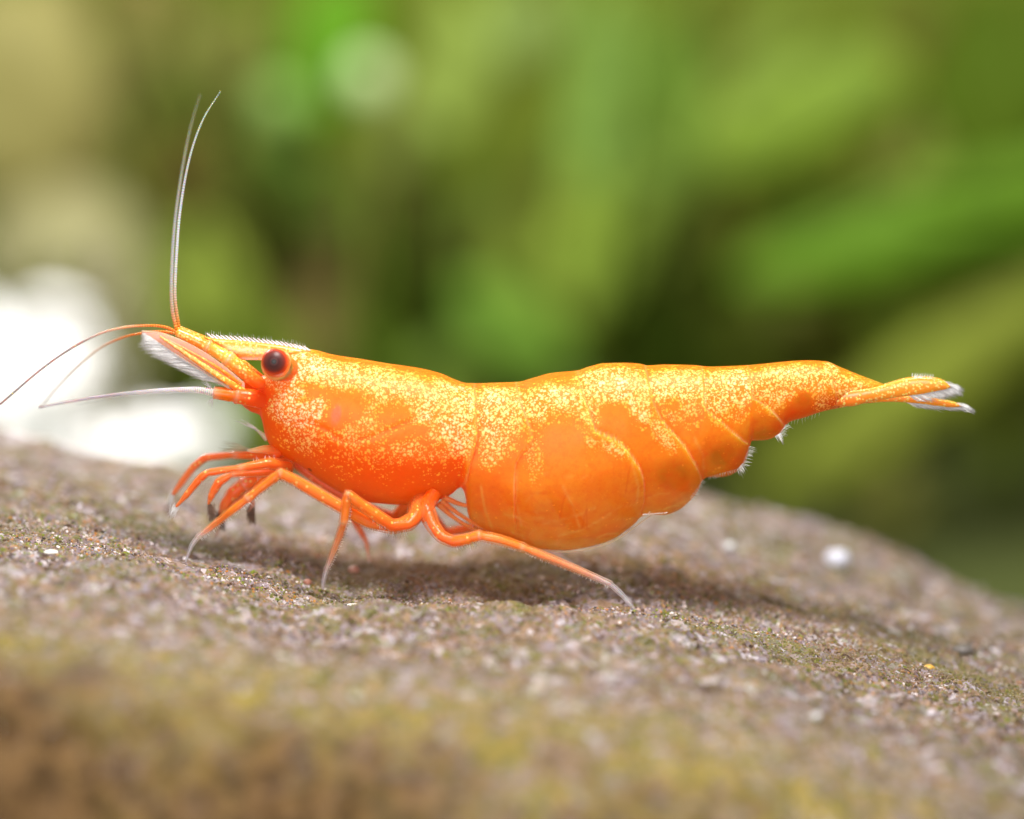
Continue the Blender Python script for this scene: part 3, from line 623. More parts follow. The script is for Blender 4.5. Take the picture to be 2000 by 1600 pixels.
antennule(0.16, [
 [(350,650,.16,6,1,.35,.05,1),(348,630,.16,5.6,1,.40,.09,.95),(342,580,.15,5.2,.85,.66,.55,.8),(344,510,.2,5.0,*LIL,.72),(352,410,.3,4.6,*LIL,.62),(370,310,.4,3.8,.72,.76,.76,.52),(396,235,.5,3.0,.7,.75,.7,.45),(431,178,.6,1.6,.68,.72,.66,.3)],
 [(350,652,.16,6,1,.35,.05,1),(310,648,.2,4.6,*FO,1),(270,652,.3,4.0,*FO,.95),(235,661,.5,3.4,1,.32,.08,.9),(195,680,.8,2.8,.9,.5,.3,.7),(150,716,.9,3.0,.45,.36,.32,.85),(110,757,1.0,2.8,.36,.33,.34,.8),(78,797,1.1,2.6,.34,.32,.35,.75)]], 4, -3)

# ---- antennal scales (plates with a feathered edge) and antennae
def scale_plate(y0):
    o = blade('antenna_scale', [(478,748),(440,716),(400,688),(350,662),(300,647),(277,646)], [(478,770),(440,748),(400,728),(350,700),(300,664),(277,648)], SH, M_LIMB, y0 * 0.8, y0, 0.012, (0.96, 0.55, 0.42, 0.5), 60, 8)
    tube('rib', [(480,768,y0*.8-.02,7,1,.2,.02,.95),(440,743,y0-.02,6.5,1,.3,.03,1),(400,716,y0-.02,6,1,.36,.05,1),(350,682,y0-.02,4.5,1,.36,.08,.95),(312,657,y0-.02,2,1,.4,.15,.9)], o, M_GOLD, 8, 8)
    tube('rib', [(470,752,y0*.8-.02,4,1,.22,.02,.9),(430,722,y0-.02,3.6,1,.3,.03,.9),(380,692,y0-.02,2.6,1,.4,.12,.85),(330,665,y0-.02,1.4,1,.5,.3,.7)], o, M_LIMB, 6, 8)
    tube('rib', [(470,774,y0*.8-.02,2.2,1,.62,.5,.9),(435,750,y0-.02,2,1,.7,.6,.9),(390,722,y0-.02,1.8,1,.72,.65,.8),(340,690,y0-.02,1.2,1,.75,.7,.7)], o, M_LIMB, 6, 8)
    H = []
    for t in np.linspace(0, 1, 230):
        x = 455 + (282 - 455) * t; y = float(np.interp(x, [282, 300, 350, 400, 440, 455], [649, 662, 697, 726, 748, 757]))
        L = (66 - 14 * t) * min(1, t / 0.12 + 0.25) * min(1, (1 - t) / 0.25 + 0.12) * rng.uniform(0.8, 1.05)
        an = math.radians(-163 - 26 * t + rng.normal(0, 3)); ex, ey = x + L * math.cos(an), y + L * math.sin(an) * 0.9
        H.append([*at(x, y, y0), *at(ex, ey, y0 + rng.normal(0, 0.03)), 0.0042])
    hairs('feather_fringe', H, o, M_FRINGE)
scale_plate(-0.27); scale_plate(0.27)
def antenna(s, fl):
    a = tube('antenna', [(520,784,s*.16,17,1,.09,.008,.9),(490,777,s*.22,17,1,.11,.008,.9),(462,773,s*.25,14.5,1,.18,.014,.9),(435,769,s*.26,12.5,1,.24,.02,.88),(418,767,s*.26,12,1,.42,.25,.8)], SH, M_LIMB, 16, 8, joints=(2,))
    tube('flagellum', fl, a, M_LIMB, 10, 48, ring=4.2, rs=0.75)
    H = [[*at(415, 778, s*.26), *at(408 + rng.normal(0, 5), 792 + rng.normal(0, 4), s*.26), 0.002] for _ in range(9)] + [[*at(412, 758, s*.26), *at(400 + rng.normal(0, 5), 744 + rng.normal(0, 3), s*.26), 0.002] for _ in range(7)]
    hairs('bristles', H, a, M_HAIR)
antenna(-1, [(420,767,-.26,11,.95,.82,.8,.85),(408,765,-.26,10,.92,.86,.88,.8),(385,761,-.27,7.4,.9,.86,.9,.8),(340,761,-.3,5.4,.84,.8,.86,.75),(280,765,-.4,4.6,.7,.66,.72,.6),(210,773,-.5,4.4,.42,.38,.46,.8),(140,784,-.6,3.8,.36,.33,.39,.8),(76,796,-.7,2.8,.34,.31,.36,.75)])
antenna(1, [(420,767,.26,11,.95,.82,.8,.85),(395,763,.28,8,.9,.86,.9,.7),(350,763,.4,5,.8,.8,.8,.5),(280,768,.8,3.4,.7,.7,.7,.4),(200,778,1.3,2.4,.65,.62,.65,.35),(150,786,1.6,1.4,.62,.6,.62,.3)])

# ---- legs
def leg(name, pts, joints, bristle=None, sub=8, n=14):
    sh = np.array(pts, float); core = sh.copy(); pale = np.clip((0.8 - sh[:, 7]) / 0.25, 0, 1)[:, None]
    sh[:, 4:7] = sh[:, 4:7] * 0.45 + np.array([1.0, 0.46, 0.12]) * 0.55 * (1 - pale) + sh[:, 4:7] * 0.55 * pale; sh[:, 7] = 0.36 + 0.05 * pale[:, 0]
    o = tube(name, sh, SH, M_SHELL, n, sub, joints=joints, ten=0.4, rs=1.0)
    core[:, 3] *= np.where(core[:, 7] > 0.8, 0.74, np.where(core[:, 7] > 0.65, 0.6, 0.4)); core[:, 7] = np.clip(core[:, 7] * 1.06, 0, 1)
    tube('core', core, o, M_LIMB, n, sub, ten=0.4, wob=0.14, joints=joints)
    if bristle:
        A = np.array(pts, float); H = []
        for i0, i1, cnt, dx, dy, L in bristle:
            for _ in range(cnt):
                f = rng.uniform(i0, i1); i = min(int(f), len(A) - 2); p = A[i] + (A[i + 1] - A[i]) * (f - i)
                q = (p[0] + dx * p[3] * 0.8, p[1] + dy * p[3] * 0.8); l = L * rng.uniform(0.5, 1.1)
                H.append([*at(q[0], q[1], p[2]), *at(q[0] + dx * l + rng.normal(0, l * 0.25), q[1] + dy * l + rng.normal(0, l * 0.15), p[2] + rng.normal(0, 0.04)), 0.003])
        hairs('bristles', H, o, M_HAIR)
    return o
R1 = (1.0, 0.13, 0.004, .92); R2 = (1.0, 0.22, 0.008, .86); R3 = (1.0, 0.26, 0.014, .74); R4 = (0.98, 0.36, 0.16, .72); R5 = (0.84, 0.76, 0.82, .62); R6 = (0.82, 0.78, 0.86, .5)
leg('walking_leg', [(812,985,-.2,16,*R1),(808,1012,-.36,15,*R1),(770,1030,-.5,14,*R1),(715,1018,-.56,13,*R2),(640,976,-.62,13,*R2),(575,938,-.66,12,*R2),(547,926,-.67,11,*R2),(520,946,-.67,10,*R2),(484,974,-.67,9.5,*R2),(450,1000,-.66,8.5,*R3),(412,1030,-.54,7,*R4),(387,1049,-.46,5.6,*R5),(374,1066,-.4,4.5,*R6),(363,1096,-.32,2.2,*R6)], (6, 8, 11), [(2, 6, 40, 0.1, 1, 9), (6, 11, 90, 0.55, 0.8, 8)])
leg('walking_leg', [(818,975,-.2,17,*R1),(816,1002,-.42,16,*R1),(798,1024,-.55,14,*R1),(765,1026,-.6,13.5,*R1),(728,1002,-.64,13,*R2),(697,980,-.67,11.5,*R2),(680,967,-.68,10.5,*R2),(676,990,-.68,11,*R2),(672,1020,-.69,10,*R3),(663,1048,-.56,8.5,*R4),(650,1082,-.42,7,.95,.5,.32,.7),(638,1112,-.3,5.6,*R5),(632,1135,-.22,4.2,*R6),(629,1161,-.14,2.2,*R6)], (6, 8, 11), [(2, 4, 26, 0.0, 1, 16), (7, 11, 60, 0.9, 0.2, 6)])
leg('walking_leg', [(822,965,-.2,18,*R1),(832,996,-.38,19,1,.17,.03,.72),(845,1026,-.5,15,1,.15,.02,.78),(862,1048,-.58,13,*R1),(886,1058,-.62,12.5,*R1),(914,1053,-.64,12,*R2),(936,1047,-.65,11.5,*R2),(978,1055,-.66,11,*R3),(1020,1069,-.67,9.5,*R3),(1075,1091,-.68,9,*R4),(1135,1116,-.58,8,.92,.46,.28,.68),(1190,1140,-.44,6.5,*R5),(1216,1163,-.36,5,*R6),(1242,1194,-.28,2.4,*R6)], (6, 8, 11), [(4, 5.6, 26, 0.4, 0.9, 13), (6, 11, 90, -0.3, 0.95, 6)])
tube('leg_base', [(850,960,-.3,15,1,.15,.008,.6),(838,980,-.35,16,1,.15,.008,.6),(828,1000,-.4,15,1,.15,.008,.6),(836,1016,-.42,11,1,.15,.008,.6)], SH, M_LIMB, 12, 8)
# the far side's walking legs
leg('walking_leg', [(800,975,.2,15,*R1),(770,1012,.42,14,*R1),(700,985,.5,13,*R1),(630,945,.52,12.5,1,.12,.008,.92),(574,904,.55,11.5,1,.13,.008,.92),(530,922,.55,11.5,1,.12,.008,.9),(485,956,.55,10.5,1,.12,.008,.88),(450,992,.5,8,.9,.15,.03,.8),(430,1024,.48,5,.6,.3,.2,.7),(420,1052,.46,2.4,.5,.4,.35,.5)], (4, 7))
leg('walking_leg', [(810,970,.2,15,*R1),(795,1012,.42,14,*R1),(740,1012,.52,13,*R1),(680,985,.58,12,*R1),(700,1030,.62,8,1,.12,.01,.88),(715,1058,.62,6,.9,.3,.15,.75),(722,1100,.62,3,.8,.6,.55,.5)], (3,))
leg('walking_leg', [(826,965,.2,15,*R1),(838,1000,.42,14,*R1),(870,1040,.52,12,*R1),(930,1030,.58,11,*R2),(1010,1052,.62,9,*R3),(1090,1085,.66,6.5,*R5),(1140,1118,.7,2.4,*R6)], (3, 5))
# front claws: slim arms ending in two fingers and a tuft
def claw_leg(pts, tip, tuft=None):
    o = leg('claw_leg', pts, (2,), [(0.2, 1.6, 10, -0.2, -1, 9)])
    if tip is not None:
        x, y, Y, dx, dy = tip; H = []
        for _ in range(34 if tuft is None else 90):
            H.append([*at(x + rng.normal(0, 4), y + rng.normal(0, 4), Y), *at(x + dx * rng.uniform(.5, 1.1) + rng.normal(0, 6 if tuft else 4), y + dy * rng.uniform(.5, 1.1) + rng.normal(0, 3), Y + rng.normal(0, .04)), 0.003])
        hairs('claw_bristles', H, o, tuft or M_HAIR)
    return o
K1 = (1.0, 0.13, 0.004, .92); K2 = (1.0, 0.19, 0.012, .84); K3 = (0.98, 0.2, 0.03, .76)
claw_leg([(560,902,.2,16,*K1),(520,890,.3,13,*K1),(460,888,.36,9,*K2),(402,894,.4,8.5,*K1),(378,912,.4,8.5,*K2),(355,942,.4,8,*K3),(338,966,.4,5,*K3)], (338, 966, .4, -12, 34))
claw_leg([(565,912,-.1,16,*K1),(525,905,-.25,12,*K1),(470,914,-.34,8,*K2),(406,924,-.38,8,*K1),(388,938,-.38,8.5,*K1),(365,966,-.38,7,*K2),(344,990,-.38,3,*K3)], (344, 990, -.38, -14, 24))
claw_leg([(565,922,.1,17,*K1),(520,926,.2,18,*K1),(478,946,.25,17,*K1),(452,968,.25,15,1,.13,.01,.95),(436,992,.25,10,*K2),(430,1008,.25,5,.5,.2,.12,.8)], (428, 1004, .25, 8, 34), M_TUFT)
claw_leg([(560,918,-.05,15,*K1),(505,920,-.1,13,*K1),(455,926,-.12,8,*K2),(428,942,-.12,10,*K1),(414,966,-.12,8,*K2),(407,985,-.12,3,*K3)], (412, 990, -.12, 4, 34), M_TUFT)
claw_leg([(530,925,0,10,*K1),(505,945,0,7,*K2),(492,968,0,5,.9,.3,.2,.7),(494,985,0,5,.75,.35,.28,.7),(486,1000,0,4.5,.5,.3,.25,.7)], (490, 992, 0, 2, 36), M_TUFT)
# mouth feelers with a fan of fine bristles
o = tube('mouth_feeler', [(545,885,-.1,12,1,.12,.01,.85),(522,878,-.15,9,.95,.3,.08,.6),(495,880,-.18,5,.8,.5,.25,.5),(482,880,-.2,2.5,.7,.6,.4,.4)], SH, M_LIMB, 10, 8)
H = [[*at(486 + 2 * k % 9, 879, -.2), *at(418 + 18 * abs(math.sin(k * 1.7)) , 880 - 26 * k / 22 + 6, -.2 + .02 * (k % 3)), 0.0024] for k in range(23)]
hairs('bristles', H, o, plain_mat('dark_bristle', (0.42, 0.34, 0.2), 0.4, 0.7))
o = tube('mouth_feeler', [(522,858,.1,6,.9,.6,.5,.5),(508,845,.1,3.5,.85,.8,.75,.4),(496,836,.12,1.5,.85,.85,.8,.35)], SH, M_LIMB, 8, 8)
H = [[*at(500 + k % 7, 838 + (k % 7) * .8, .12), *at(452 + 3.2 * k, 822 - 6 * math.sin(k * .3) + k * .3, .12 + .02 * (k % 3)), 0.003] for k in range(16)]
hairs('bristles', H, o, M_HAIR)

tube('belly_membrane', [(925,1030,-.05,1.3,1,.5,.3,.5),(980,1058,-.1,1.5,1,.55,.35,.5),(1040,1073,-.12,1.6,1,.6,.4,.55),(1100,1078.5,-.12,1.6,1,.65,.45,.55),(1150,1072,-.12,1.6,1,.65,.45,.55),(1200,1056,-.12,1.5,1,.65,.45,.5),(1250,1022,-.1,1.3,1,.6,.4,.5),(1275,1004,-.08,1.0,1,.6,.4,.4)], SH, M_LIMB, 6, 8)
# ---- swimmerets folded behind the side plates
for s in (-1, 1):
    for pts in ([(862,978),(890,1000),(925,1022),(955,1036)], [(855,984),(885,1010),(918,1030),(940,1040)], [(868,972),(900,985),(930,990),(960,985)]):
        tube('swimmeret', [(x, y, s * .2, r, 1, .3, .08, .7) for (x, y), r in zip(pts, (6, 4, 3, 2))], SH, M_LIMB, 8, 6)
for s_ in (-1, 1):
    for k, (x, y, L, w) in enumerate([(975, 930, 105, 34), (1075, 950, 100, 36), (1175, 930, 95, 34), (1285, 885, 90, 30), (1390, 845, 70, 24)]):
        blade('swimmeret', [(x - 6, y - w * .1), (x + L * .2, y + L * .25 - w * .3), (x + L * .5, y + L * .55 - w * .3), (x + L * .72, y + L * .8)], [(x - 6, y + w * .5), (x + L * .2, y + L * .25 + w), (x + L * .5, y + L * .6 + w * .7), (x + L * .72, y + L * .84)], SH, M_LIMB, s_ * .22, s_ * .16, .03, (1.0, .30, .03, .55), 30, 6)
H = []
def edge_hairs(x0, y0, x1, y1, cnt, dx, dy, L, Y=-0.2, r=0.0026, bend=0.0):
    for t in np.linspace(0, 1, cnt):
        x, y = x0 + (x1 - x0) * t, y0 + (y1 - y0) * t; l = L * rng.uniform(0.65, 1.1)
        H.append([*at(x, y, Y), *at(x + dx * l + rng.normal(0, 1.2), y + dy * l + rng.normal(0, 1.2), Y + rng.normal(0, .03)), r])
edge_hairs(1463, 872, 1450, 908, 16, 0.9, 0.25, 20); edge_hairs(1450, 905, 1440, 917, 12, 0.45, 0.9, 22, r=0.004); edge_hairs(1440, 916, 1385, 931, 18, 0.2, 1.0, 9)
edge_hairs(1534, 830, 1520, 850, 10, 0.8, 0.3, 20); edge_hairs(1524, 846, 1514, 852, 10, 0.5, 0.9, 22, r=0.004)
edge_hairs(1371, 938, 1348, 972, 16, 0.8, 0.3, 14); edge_hairs(1540, 822, 1600, 804, 10, -0.1, 1, 14, -0.05)
edge_hairs(1300, 1003, 1255, 1006, 14, 0.3, -0.2, 18, -0.42); edge_hairs(920, 1022, 1000, 1056, 20, 0.1, 1, 6)
hairs('plate_bristles', H, SH, M_HAIR)

# ---- tail fan
def fin(name, top, bot, y0, y1, alpha, fr):
    def cf(PX, PY, C):
        w = np.clip((PX - 1640) / 80, 0, 1)[..., None]; C[..., :3] = C[..., :3] * w + np.array([1, .20, .012]) * (1 - w); return C
    o = blade(name, top, bot, SH, M_GOLD, y0, y1, 0.025, (1.0, 0.34, 0.025, alpha), 70, 10, cf)
    H = []
    for (xa, ya, xb, yb, cnt, ang0, ang1, L0, L1) in fr:
        for t in np.linspace(0, 1, cnt):
            x, y = xa + (xb - xa) * t, ya + (yb - ya) * t; an = math.radians(ang0 + (ang1 - ang0) * t + rng.normal(0, 3)); l = (L0 + (L1 - L0) * t) * rng.uniform(.82, 1.05)
            u = np.clip((x - top[0][0]) / (top[-1][0] - top[0][0]), 0, 1); Y = y0 + (y1 - y0) * u
            H.append([*at(x, y, Y), *at(x + l * math.cos(an), y + l * math.sin(an), Y + rng.normal(0, .02)), 0.0042])
    hairs('feather_fringe', H, o, M_FRINGE)
for s in (-1, 1):
    dy = 0 if s < 0 else -2
    fin('tail_fin', [(1615,772+dy),(1660,764+dy),(1700,758+dy),(1734,750+dy),(1770,740+dy),(1800,737+dy),(1830,740+dy),(1849,748+dy),(1857,756+dy)], [(1615,792+dy),(1660,794+dy),(1700,784+dy),(1734,779+dy),(1770,774+dy),(1800,770+dy),(1830,764+dy),(1849,760+dy),(1857,757+dy)], s*.10, s*.30, 1.0,
        [(1785,738+dy,1852,751+dy,60,-20,18,8,32),(1852,751+dy,1856,757+dy,40,15,35,34,32),(1856,757+dy,1775,773+dy,130,35,20,32,40),(1782,737+dy,1820,738+dy,9,-85,-60,8,8)])
    fin('tail_fin', [(1640,782+dy),(1690,776+dy),(1740,775+dy),(1790,775+dy),(1830,780+dy),(1860,786+dy),(1880,793+dy)], [(1640,797+dy),(1690,788+dy),(1740,785+dy),(1790,788+dy),(1830,793+dy),(1860,796+dy),(1880,794+dy)], s*.08, s*.20, .97,
        [(1785,776+dy,1875,790+dy,70,8,25,22,30),(1875,790+dy,1878,795+dy,30,22,30,30,32),(1770,786+dy,1878,795+dy,130,24,20,34,30)])
fin('tail_spine', [(1700,758),(1740,757),(1790,765),(1826,773)], [(1700,770),(1740,768),(1790,772),(1826,775)], 0, 0, 1.0, [(1790,766,1826,774,50,10,18,28,30)])

# ================================================================== loose things on the rock
lump('pebble', 1635, 1098, 3.45, 0.14, 0.8, (0.60, 0.61, 0.72), 'round white pebble lying on the right slope of the rock', 'pebble', 3, 0.35)
lump('pebble', 1424, 1060, 2.75, 0.055, 0.8, (0.70, 0.72, 0.72), 'tiny pale grey pebble under the shrimp\'s tail', 'pebble', 4)
lump('pebble', 690, 1106, 0.45, 0.06, 0.8, (0.40, 0.20, 0.15), 'small reddish-brown pebble in the shadow behind a walking leg', 'pebble', 5)
lump('stone_chip', 690, 1180, -0.75, 0.062, 0.3, (0.85, 0.84, 0.80), 'flat bright white chip just right of the middle foot', 'stone chip', 6)
lump('stone_chip', 100, 1076, -0.95, 0.072, 0.3, (0.72, 0.70, 0.66), 'flat whitish chip near the left edge of the rock', 'stone chip', 7)
lump('pebble', 1815, 1308, -0.35, 0.06, 0.55, (0.62, 0.36, 0.07), 'small amber pebble at the right among brown debris', 'pebble', 8)
lump('pebble', 1595, 1408, -3.3, 0.045, 0.8, (0.66, 0.66, 0.68), 'small pale pebble low on the blurred front slope', 'pebble', 9)
lump('stone_chip', 1880, 1262, 0.75, 0.12, 0.4, (0.16, 0.14, 0.13), 'dark slate-grey chip at the right edge of the rock', 'stone chip', 10)
lump('pebble', 600, 1152, -0.1, 0.045, 0.9, (0.30, 0.13, 0.09), 'tiny dark red pebble left of the middle foot', 'pebble', 12)

# ================================================================== plants and stones far behind
BK = 1.9      # how far back the planting stands
def leaf_geo(P, Wd, thick, nrm, n=8):
    P = np.asarray(P, float); T = np.gradient(P, axis=0); T /= np.linalg.norm(T, axis=1)[:, None] + 1e-9
    A = np.cross(T, np.asarray(nrm, float)); A /= np.linalg.norm(A, axis=1)[:, None] + 1e-9; B = np.cross(A, T)
    ph = np.linspace(0, 2 * math.pi, n, endpoint=False)
    V = P[:, None] + (np.asarray(Wd) / 2)[:, None, None] * np.cos(ph)[None, :, None] * A[:, None] + (thick * np.sin(ph)[None, :, None] - 0.12 * (np.asarray(Wd)[:, None, None] * np.abs(np.cos(ph))[None, :, None])) * B[:, None]
    Fc = grid_faces(len(P), n, True).tolist(); Fc.append(list(range(n))); Fc.append([(len(P) - 1) * n + j for j in range(n)][::-1])
    return V.reshape(-1, 3).tolist(), Fc
LM = {}
def lm(col, col2=None):
    k = (col, col2)
    if k not in LM: LM[k] = leaf_mat('leaf_%d' % len(LM), col, col2)
    return LM[k]
def plant_leaf(root, pts, width, Y, mat, name='leaf', lean=0.0):
    """pts are photo pixels from the leaf's foot to its tip; width in photo pixels"""
    p = catmull(np.array(pts, float), 8); n = len(p); t = np.linspace(0, 1, n)
    Y = Y * BK; P = at(p[:, 0], p[:, 1], Y + lean * t); w = np.maximum(0.04, np.sin(math.pi * np.clip(t * 0.93 + 0.07, 0, 1)) ** 0.55) * width * px_at(Y)
    V, Fc = leaf_geo(P, w, 0.08, (0.15, -1, 0.35)); return mesh_obj(name, V, Fc, mat, root)
def plant(name, label, cat, foot, group=None):
    px, Y = foot; Y *= BK; P = at(px, 900, Y); r = empty(name, (P[0], Y, -18.3), label, cat, group); return r
def stem(root, px, py, Y, mat, r=0.2):
    P0 = np.array(root.location); P1 = at(px, py, Y * BK); pts = catmull(np.array([P0, (P0 * 0.6 + P1 * 0.4) + np.array([0.3, 0.2, 0]), P1]), 8)
    V, Fc = tube_geo(pts, np.linspace(r * 1.6, r, len(pts)), 8); mesh_obj('stem', V, Fc, mat, root)

VG, YG, PG, DG, OL = (0.14, 0.28, 0.012), (0.27, 0.32, 0.035), (0.24, 0.42, 0.10), (0.06, 0.10, 0.008), (0.20, 0.21, 0.04)
# long ribbon-leaved plant at the right
r = plant('ribbon_plant', 'ribbon plant with long bright green leaves sweeping in from the right edge', 'plant', (2150, 31))
stem(r, 2120, 420, 31, lm(VG))
for pts, w, c in [([(2120,380),(1950,395),(1750,440),(1560,500),(1430,545)], 185, VG), ([(2150,520),(1960,640),(1780,770),(1620,880),(1500,960)], 170, YG), ([(2120,430),(1980,470),(1800,520),(1640,590)], 110, (0.13,0.26,0.015)), ([(2150,250),(2050,330),(1900,360),(1760,370)], 90, VG)]: plant_leaf(r, pts, w, 31 + rng.uniform(-1, 1), lm(c))
# round leaved plant, upper right
r = plant('broadleaf_plant', 'broad-leaved plant with yellow-green leaves fanning out at upper right', 'plant', (1500, 33))
stem(r, 1420, 330, 33, lm(YG))
for pts, w, c, Y in [([(1400,330),(1470,270),(1580,200),(1700,150),(1775,140)], 190, (0.17,0.26,0.02), 30), ([(1390,330),(1420,240),(1500,120),(1560,30)], 150, (0.19,0.27,0.035), 32), ([(1380,340),(1330,250),(1310,120),(1330,0)], 120, (0.15,0.27,0.03), 34), ([(1400,340),(1480,320),(1580,300),(1680,260)], 90, (0.20,0.30,0.02), 33), ([(1390,350),(1300,330),(1220,330),(1150,300)], 110, (0.17,0.28,0.03), 34), ([(1390,360),(1340,420),(1300,480),(1290,540)], 120, (0.16,0.22,0.025), 34), ([(1640,230),(1690,190),(1740,150),(1760,110)], 120, (0.36,0.32,0.03), 30.5)]: plant_leaf(r, pts, w, Y, lm(c))
# upright pale plant in the middle
r = plant('sword_plant', 'upright plant with pale green sword leaves behind the middle of the shrimp', 'plant', (1140, 32))
stem(r, 1130, 760, 32, lm(PG))
for pts, w, c in [([(1120,560),(1150,380),(1170,180),(1180,60),(1175,-40)], 130, (0.21,0.35,0.06)), ([(1140,620),(1130,520),(1140,420),(1150,330)], 130, (0.27,0.38,0.045)), ([(1120,640),(1180,560),(1240,420),(1330,320)], 100, (0.22,0.32,0.035)), ([(1110,720),(1040,660),(960,600),(880,560)], 130, (0.17,0.32,0.03)), ([(1100,660),(1040,560),(1000,470),(990,380)], 110, (0.20,0.27,0.03)), ([(1090,740),(1000,720),(900,700),(800,720)], 120, (0.16,0.27,0.03))]: plant_leaf(r, pts, w, 32 + rng.uniform(-1.5, 1.5), lm(c))
# bright green plant, upper left of the middle
r = plant('stem_plant', 'tall stem plant with vivid green and yellow leaves at the top left of centre', 'plant', (720, 33))
stem(r, 720, 330, 33, lm(VG))
for pts, w, c, Y in [([(640,220),(640,120),(665,20),(700,-60)], 190, (0.13,0.32,0.014), 33), ([(860,260),(890,160),(905,60),(880,-30)], 150, (0.30,0.40,0.07), 32), ([(600,330),(570,260),(550,200),(520,150)], 120, (0.16,0.30,0.04), 34), ([(760,330),(800,250),(850,130),(930,60)], 100, (0.28,0.36,0.07), 34), ([(680,420),(600,380),(520,330),(450,300)], 140, (0.14,0.23,0.018), 35), ([(780,500),(840,460),(910,440),(980,460)], 130, (0.15,0.20,0.02), 35), ([(980,120),(1010,70),(1040,20),(1050,-30)], 120, (0.26,0.36,0.09), 34)]: plant_leaf(r, pts, w, Y, lm(c))
r = plant('dark_bush', 'dark green bush filling the blurred top right corner', 'plant', (2000, 36))
stem(r, 1960, 250, 36, lm(DG))
for pts, w in [([(1960,320),(1930,200),(1910,80),(1920,-60)], 170), ([(1980,320),(2010,180),(2060,60),(2080,-60)], 200), ([(1950,340),(1880,280),(1830,180),(1830,80)], 90)]: plant_leaf(r, pts, w, 35, lm((0.09, 0.15, 0.007), (0.08, 0.13, 0.006)))
r = plant('olive_bush', 'low olive bush seen just above the shrimp\'s back', 'plant', (900, 39))
stem(r, 900, 620, 39, lm(OL))
for k in range(90):
    cx, cy = rng.uniform(480, 1500), rng.uniform(380, 760); q = rng.uniform(-90, 90); plant_leaf(r, [(cx, cy + 90), (cx + q * .3, cy), (cx + q, cy - 90)], rng.uniform(60, 120), 39 + rng.uniform(-2, 2), lm([(0.18, 0.22, 0.024), (0.22, 0.27, 0.03), (0.15, 0.145, 0.018), (0.16, 0.25, 0.02)][k % 4]))
r = plant('moss_bush', 'tall mossy olive bush behind the two upright feelers', 'plant', (350, 38))
stem(r, 350, 500, 38, lm(OL))
for k in range(60):
    cx, cy = rng.uniform(150, 620), rng.uniform(0, 520); q = rng.uniform(-80, 80); plant_leaf(r, [(cx, cy + 80), (cx + q * .3, cy), (cx + q, cy - 80)], rng.uniform(60, 120), 38 + rng.uniform(-2, 2), lm([(0.22, 0.22, 0.04), (0.19, 0.25, 0.03), (0.20, 0.15, 0.03), (0.26, 0.26, 0.06)][k % 4]))
r = plant('thicket', 'green thicket in the blurred background between the ribbon leaves', 'plant', (1700, 40))
stem(r, 1700, 640, 40, lm(OL))
for k in range(90):
    cx, cy = rng.uniform(1250, 2050), rng.uniform(20, 900); q = rng.uniform(-90, 90); plant_leaf(r, [(cx, cy + 90), (cx + q * .3, cy), (cx + q, cy - 90)], rng.uniform(60, 130), 40 + rng.uniform(-2, 2), lm([(0.17, 0.22, 0.02), (0.20, 0.27, 0.026), (0.15, 0.14, 0.014), (0.14, 0.20, 0.012)][k % 4]))
# small round floating leaves catching the light
for px, py, rr, c, lab in [(717, 152, 44, (0.50, 0.62, 0.30), 'small round pale leaf catching light above the dark brown wood'), (540, 200, 42, (0.26, 0.42, 0.10), 'small round green leaf left of the pale one, right of the upright feelers')]:
    P = at(px, py, 27 * BK); k = px_at(27 * BK) * rr; e = empty('floating_leaf', P, lab, 'leaf', None)
    ph = np.linspace(0, 2 * math.pi, 28, endpoint=False); V = [(P + np.array([0, -0.05, 0])).tolist(), (P + np.array([0, 0.05, 0])).tolist()]
    for sgn in (-1, 1): V += [(P + np.array([k * math.cos(a) * (1 + .05 * math.sin(3 * a)), 0.03 * sgn + 0.1 * math.cos(2 * a), k * math.sin(a)])).tolist() for a in ph]
    Fc = [[0, 2 + j, 2 + (j + 1) % 28] for j in range(28)] + [[1, 30 + (j + 1) % 28, 30 + j] for j in range(28)] + [[2 + j, 30 + j, 30 + (j + 1) % 28, 2 + (j + 1) % 28] for j in range(28)]
    mesh_obj('blade', V, Fc, lm(c, c), e)
    pts = catmull(np.array([P + np.array([0, .05, -k * .6]), P + np.array([.2, .8, -3]), P + np.array([.4, 1.2, -18.4 - P[2]])]), 8); V, Fc = tube_geo(pts, np.full(len(pts), .05), 6); mesh_obj('stalk', V, Fc, lm(OL), e)
# bushy plant left, beside the white stone
r = plant('bushy_plant', 'bushy yellow-green plant behind the shrimp\'s head beside the white stone', 'plant', (400, 30))
stem(r, 390, 640, 30, lm(YG))
for k in range(26):
    a = rng.uniform(0, 2 * math.pi); cx, cy = 385 + 110 * math.cos(a) * rng.uniform(.2, 1), 600 + 130 * math.sin(a) * rng.uniform(.2, 1)
    c = [(0.30, 0.38, 0.05), (0.26, 0.34, 0.045), (0.36, 0.42, 0.08)][k % 3]; q = rng.uniform(-70, 70); plant_leaf(r, [(390 + (cx - 390) * .3, 700 + (cy - 700) * .3), (cx, cy), (cx + q * .6, cy - rng.uniform(20, 60))], 70, 30 + rng.uniform(-1.5, 1.5), lm(c))
for k in range(12):
    cx, cy = 470 + rng.uniform(-60, 110), 720 + rng.uniform(-60, 130); plant_leaf(r, [(cx, cy + 50), (cx + 10, cy), (cx + rng.uniform(-40, 40), cy - 60)], 80, 29 + rng.uniform(-1, 1), lm([(0.27, 0.36, 0.04), (0.18, 0.27, 0.02)][k % 2]))
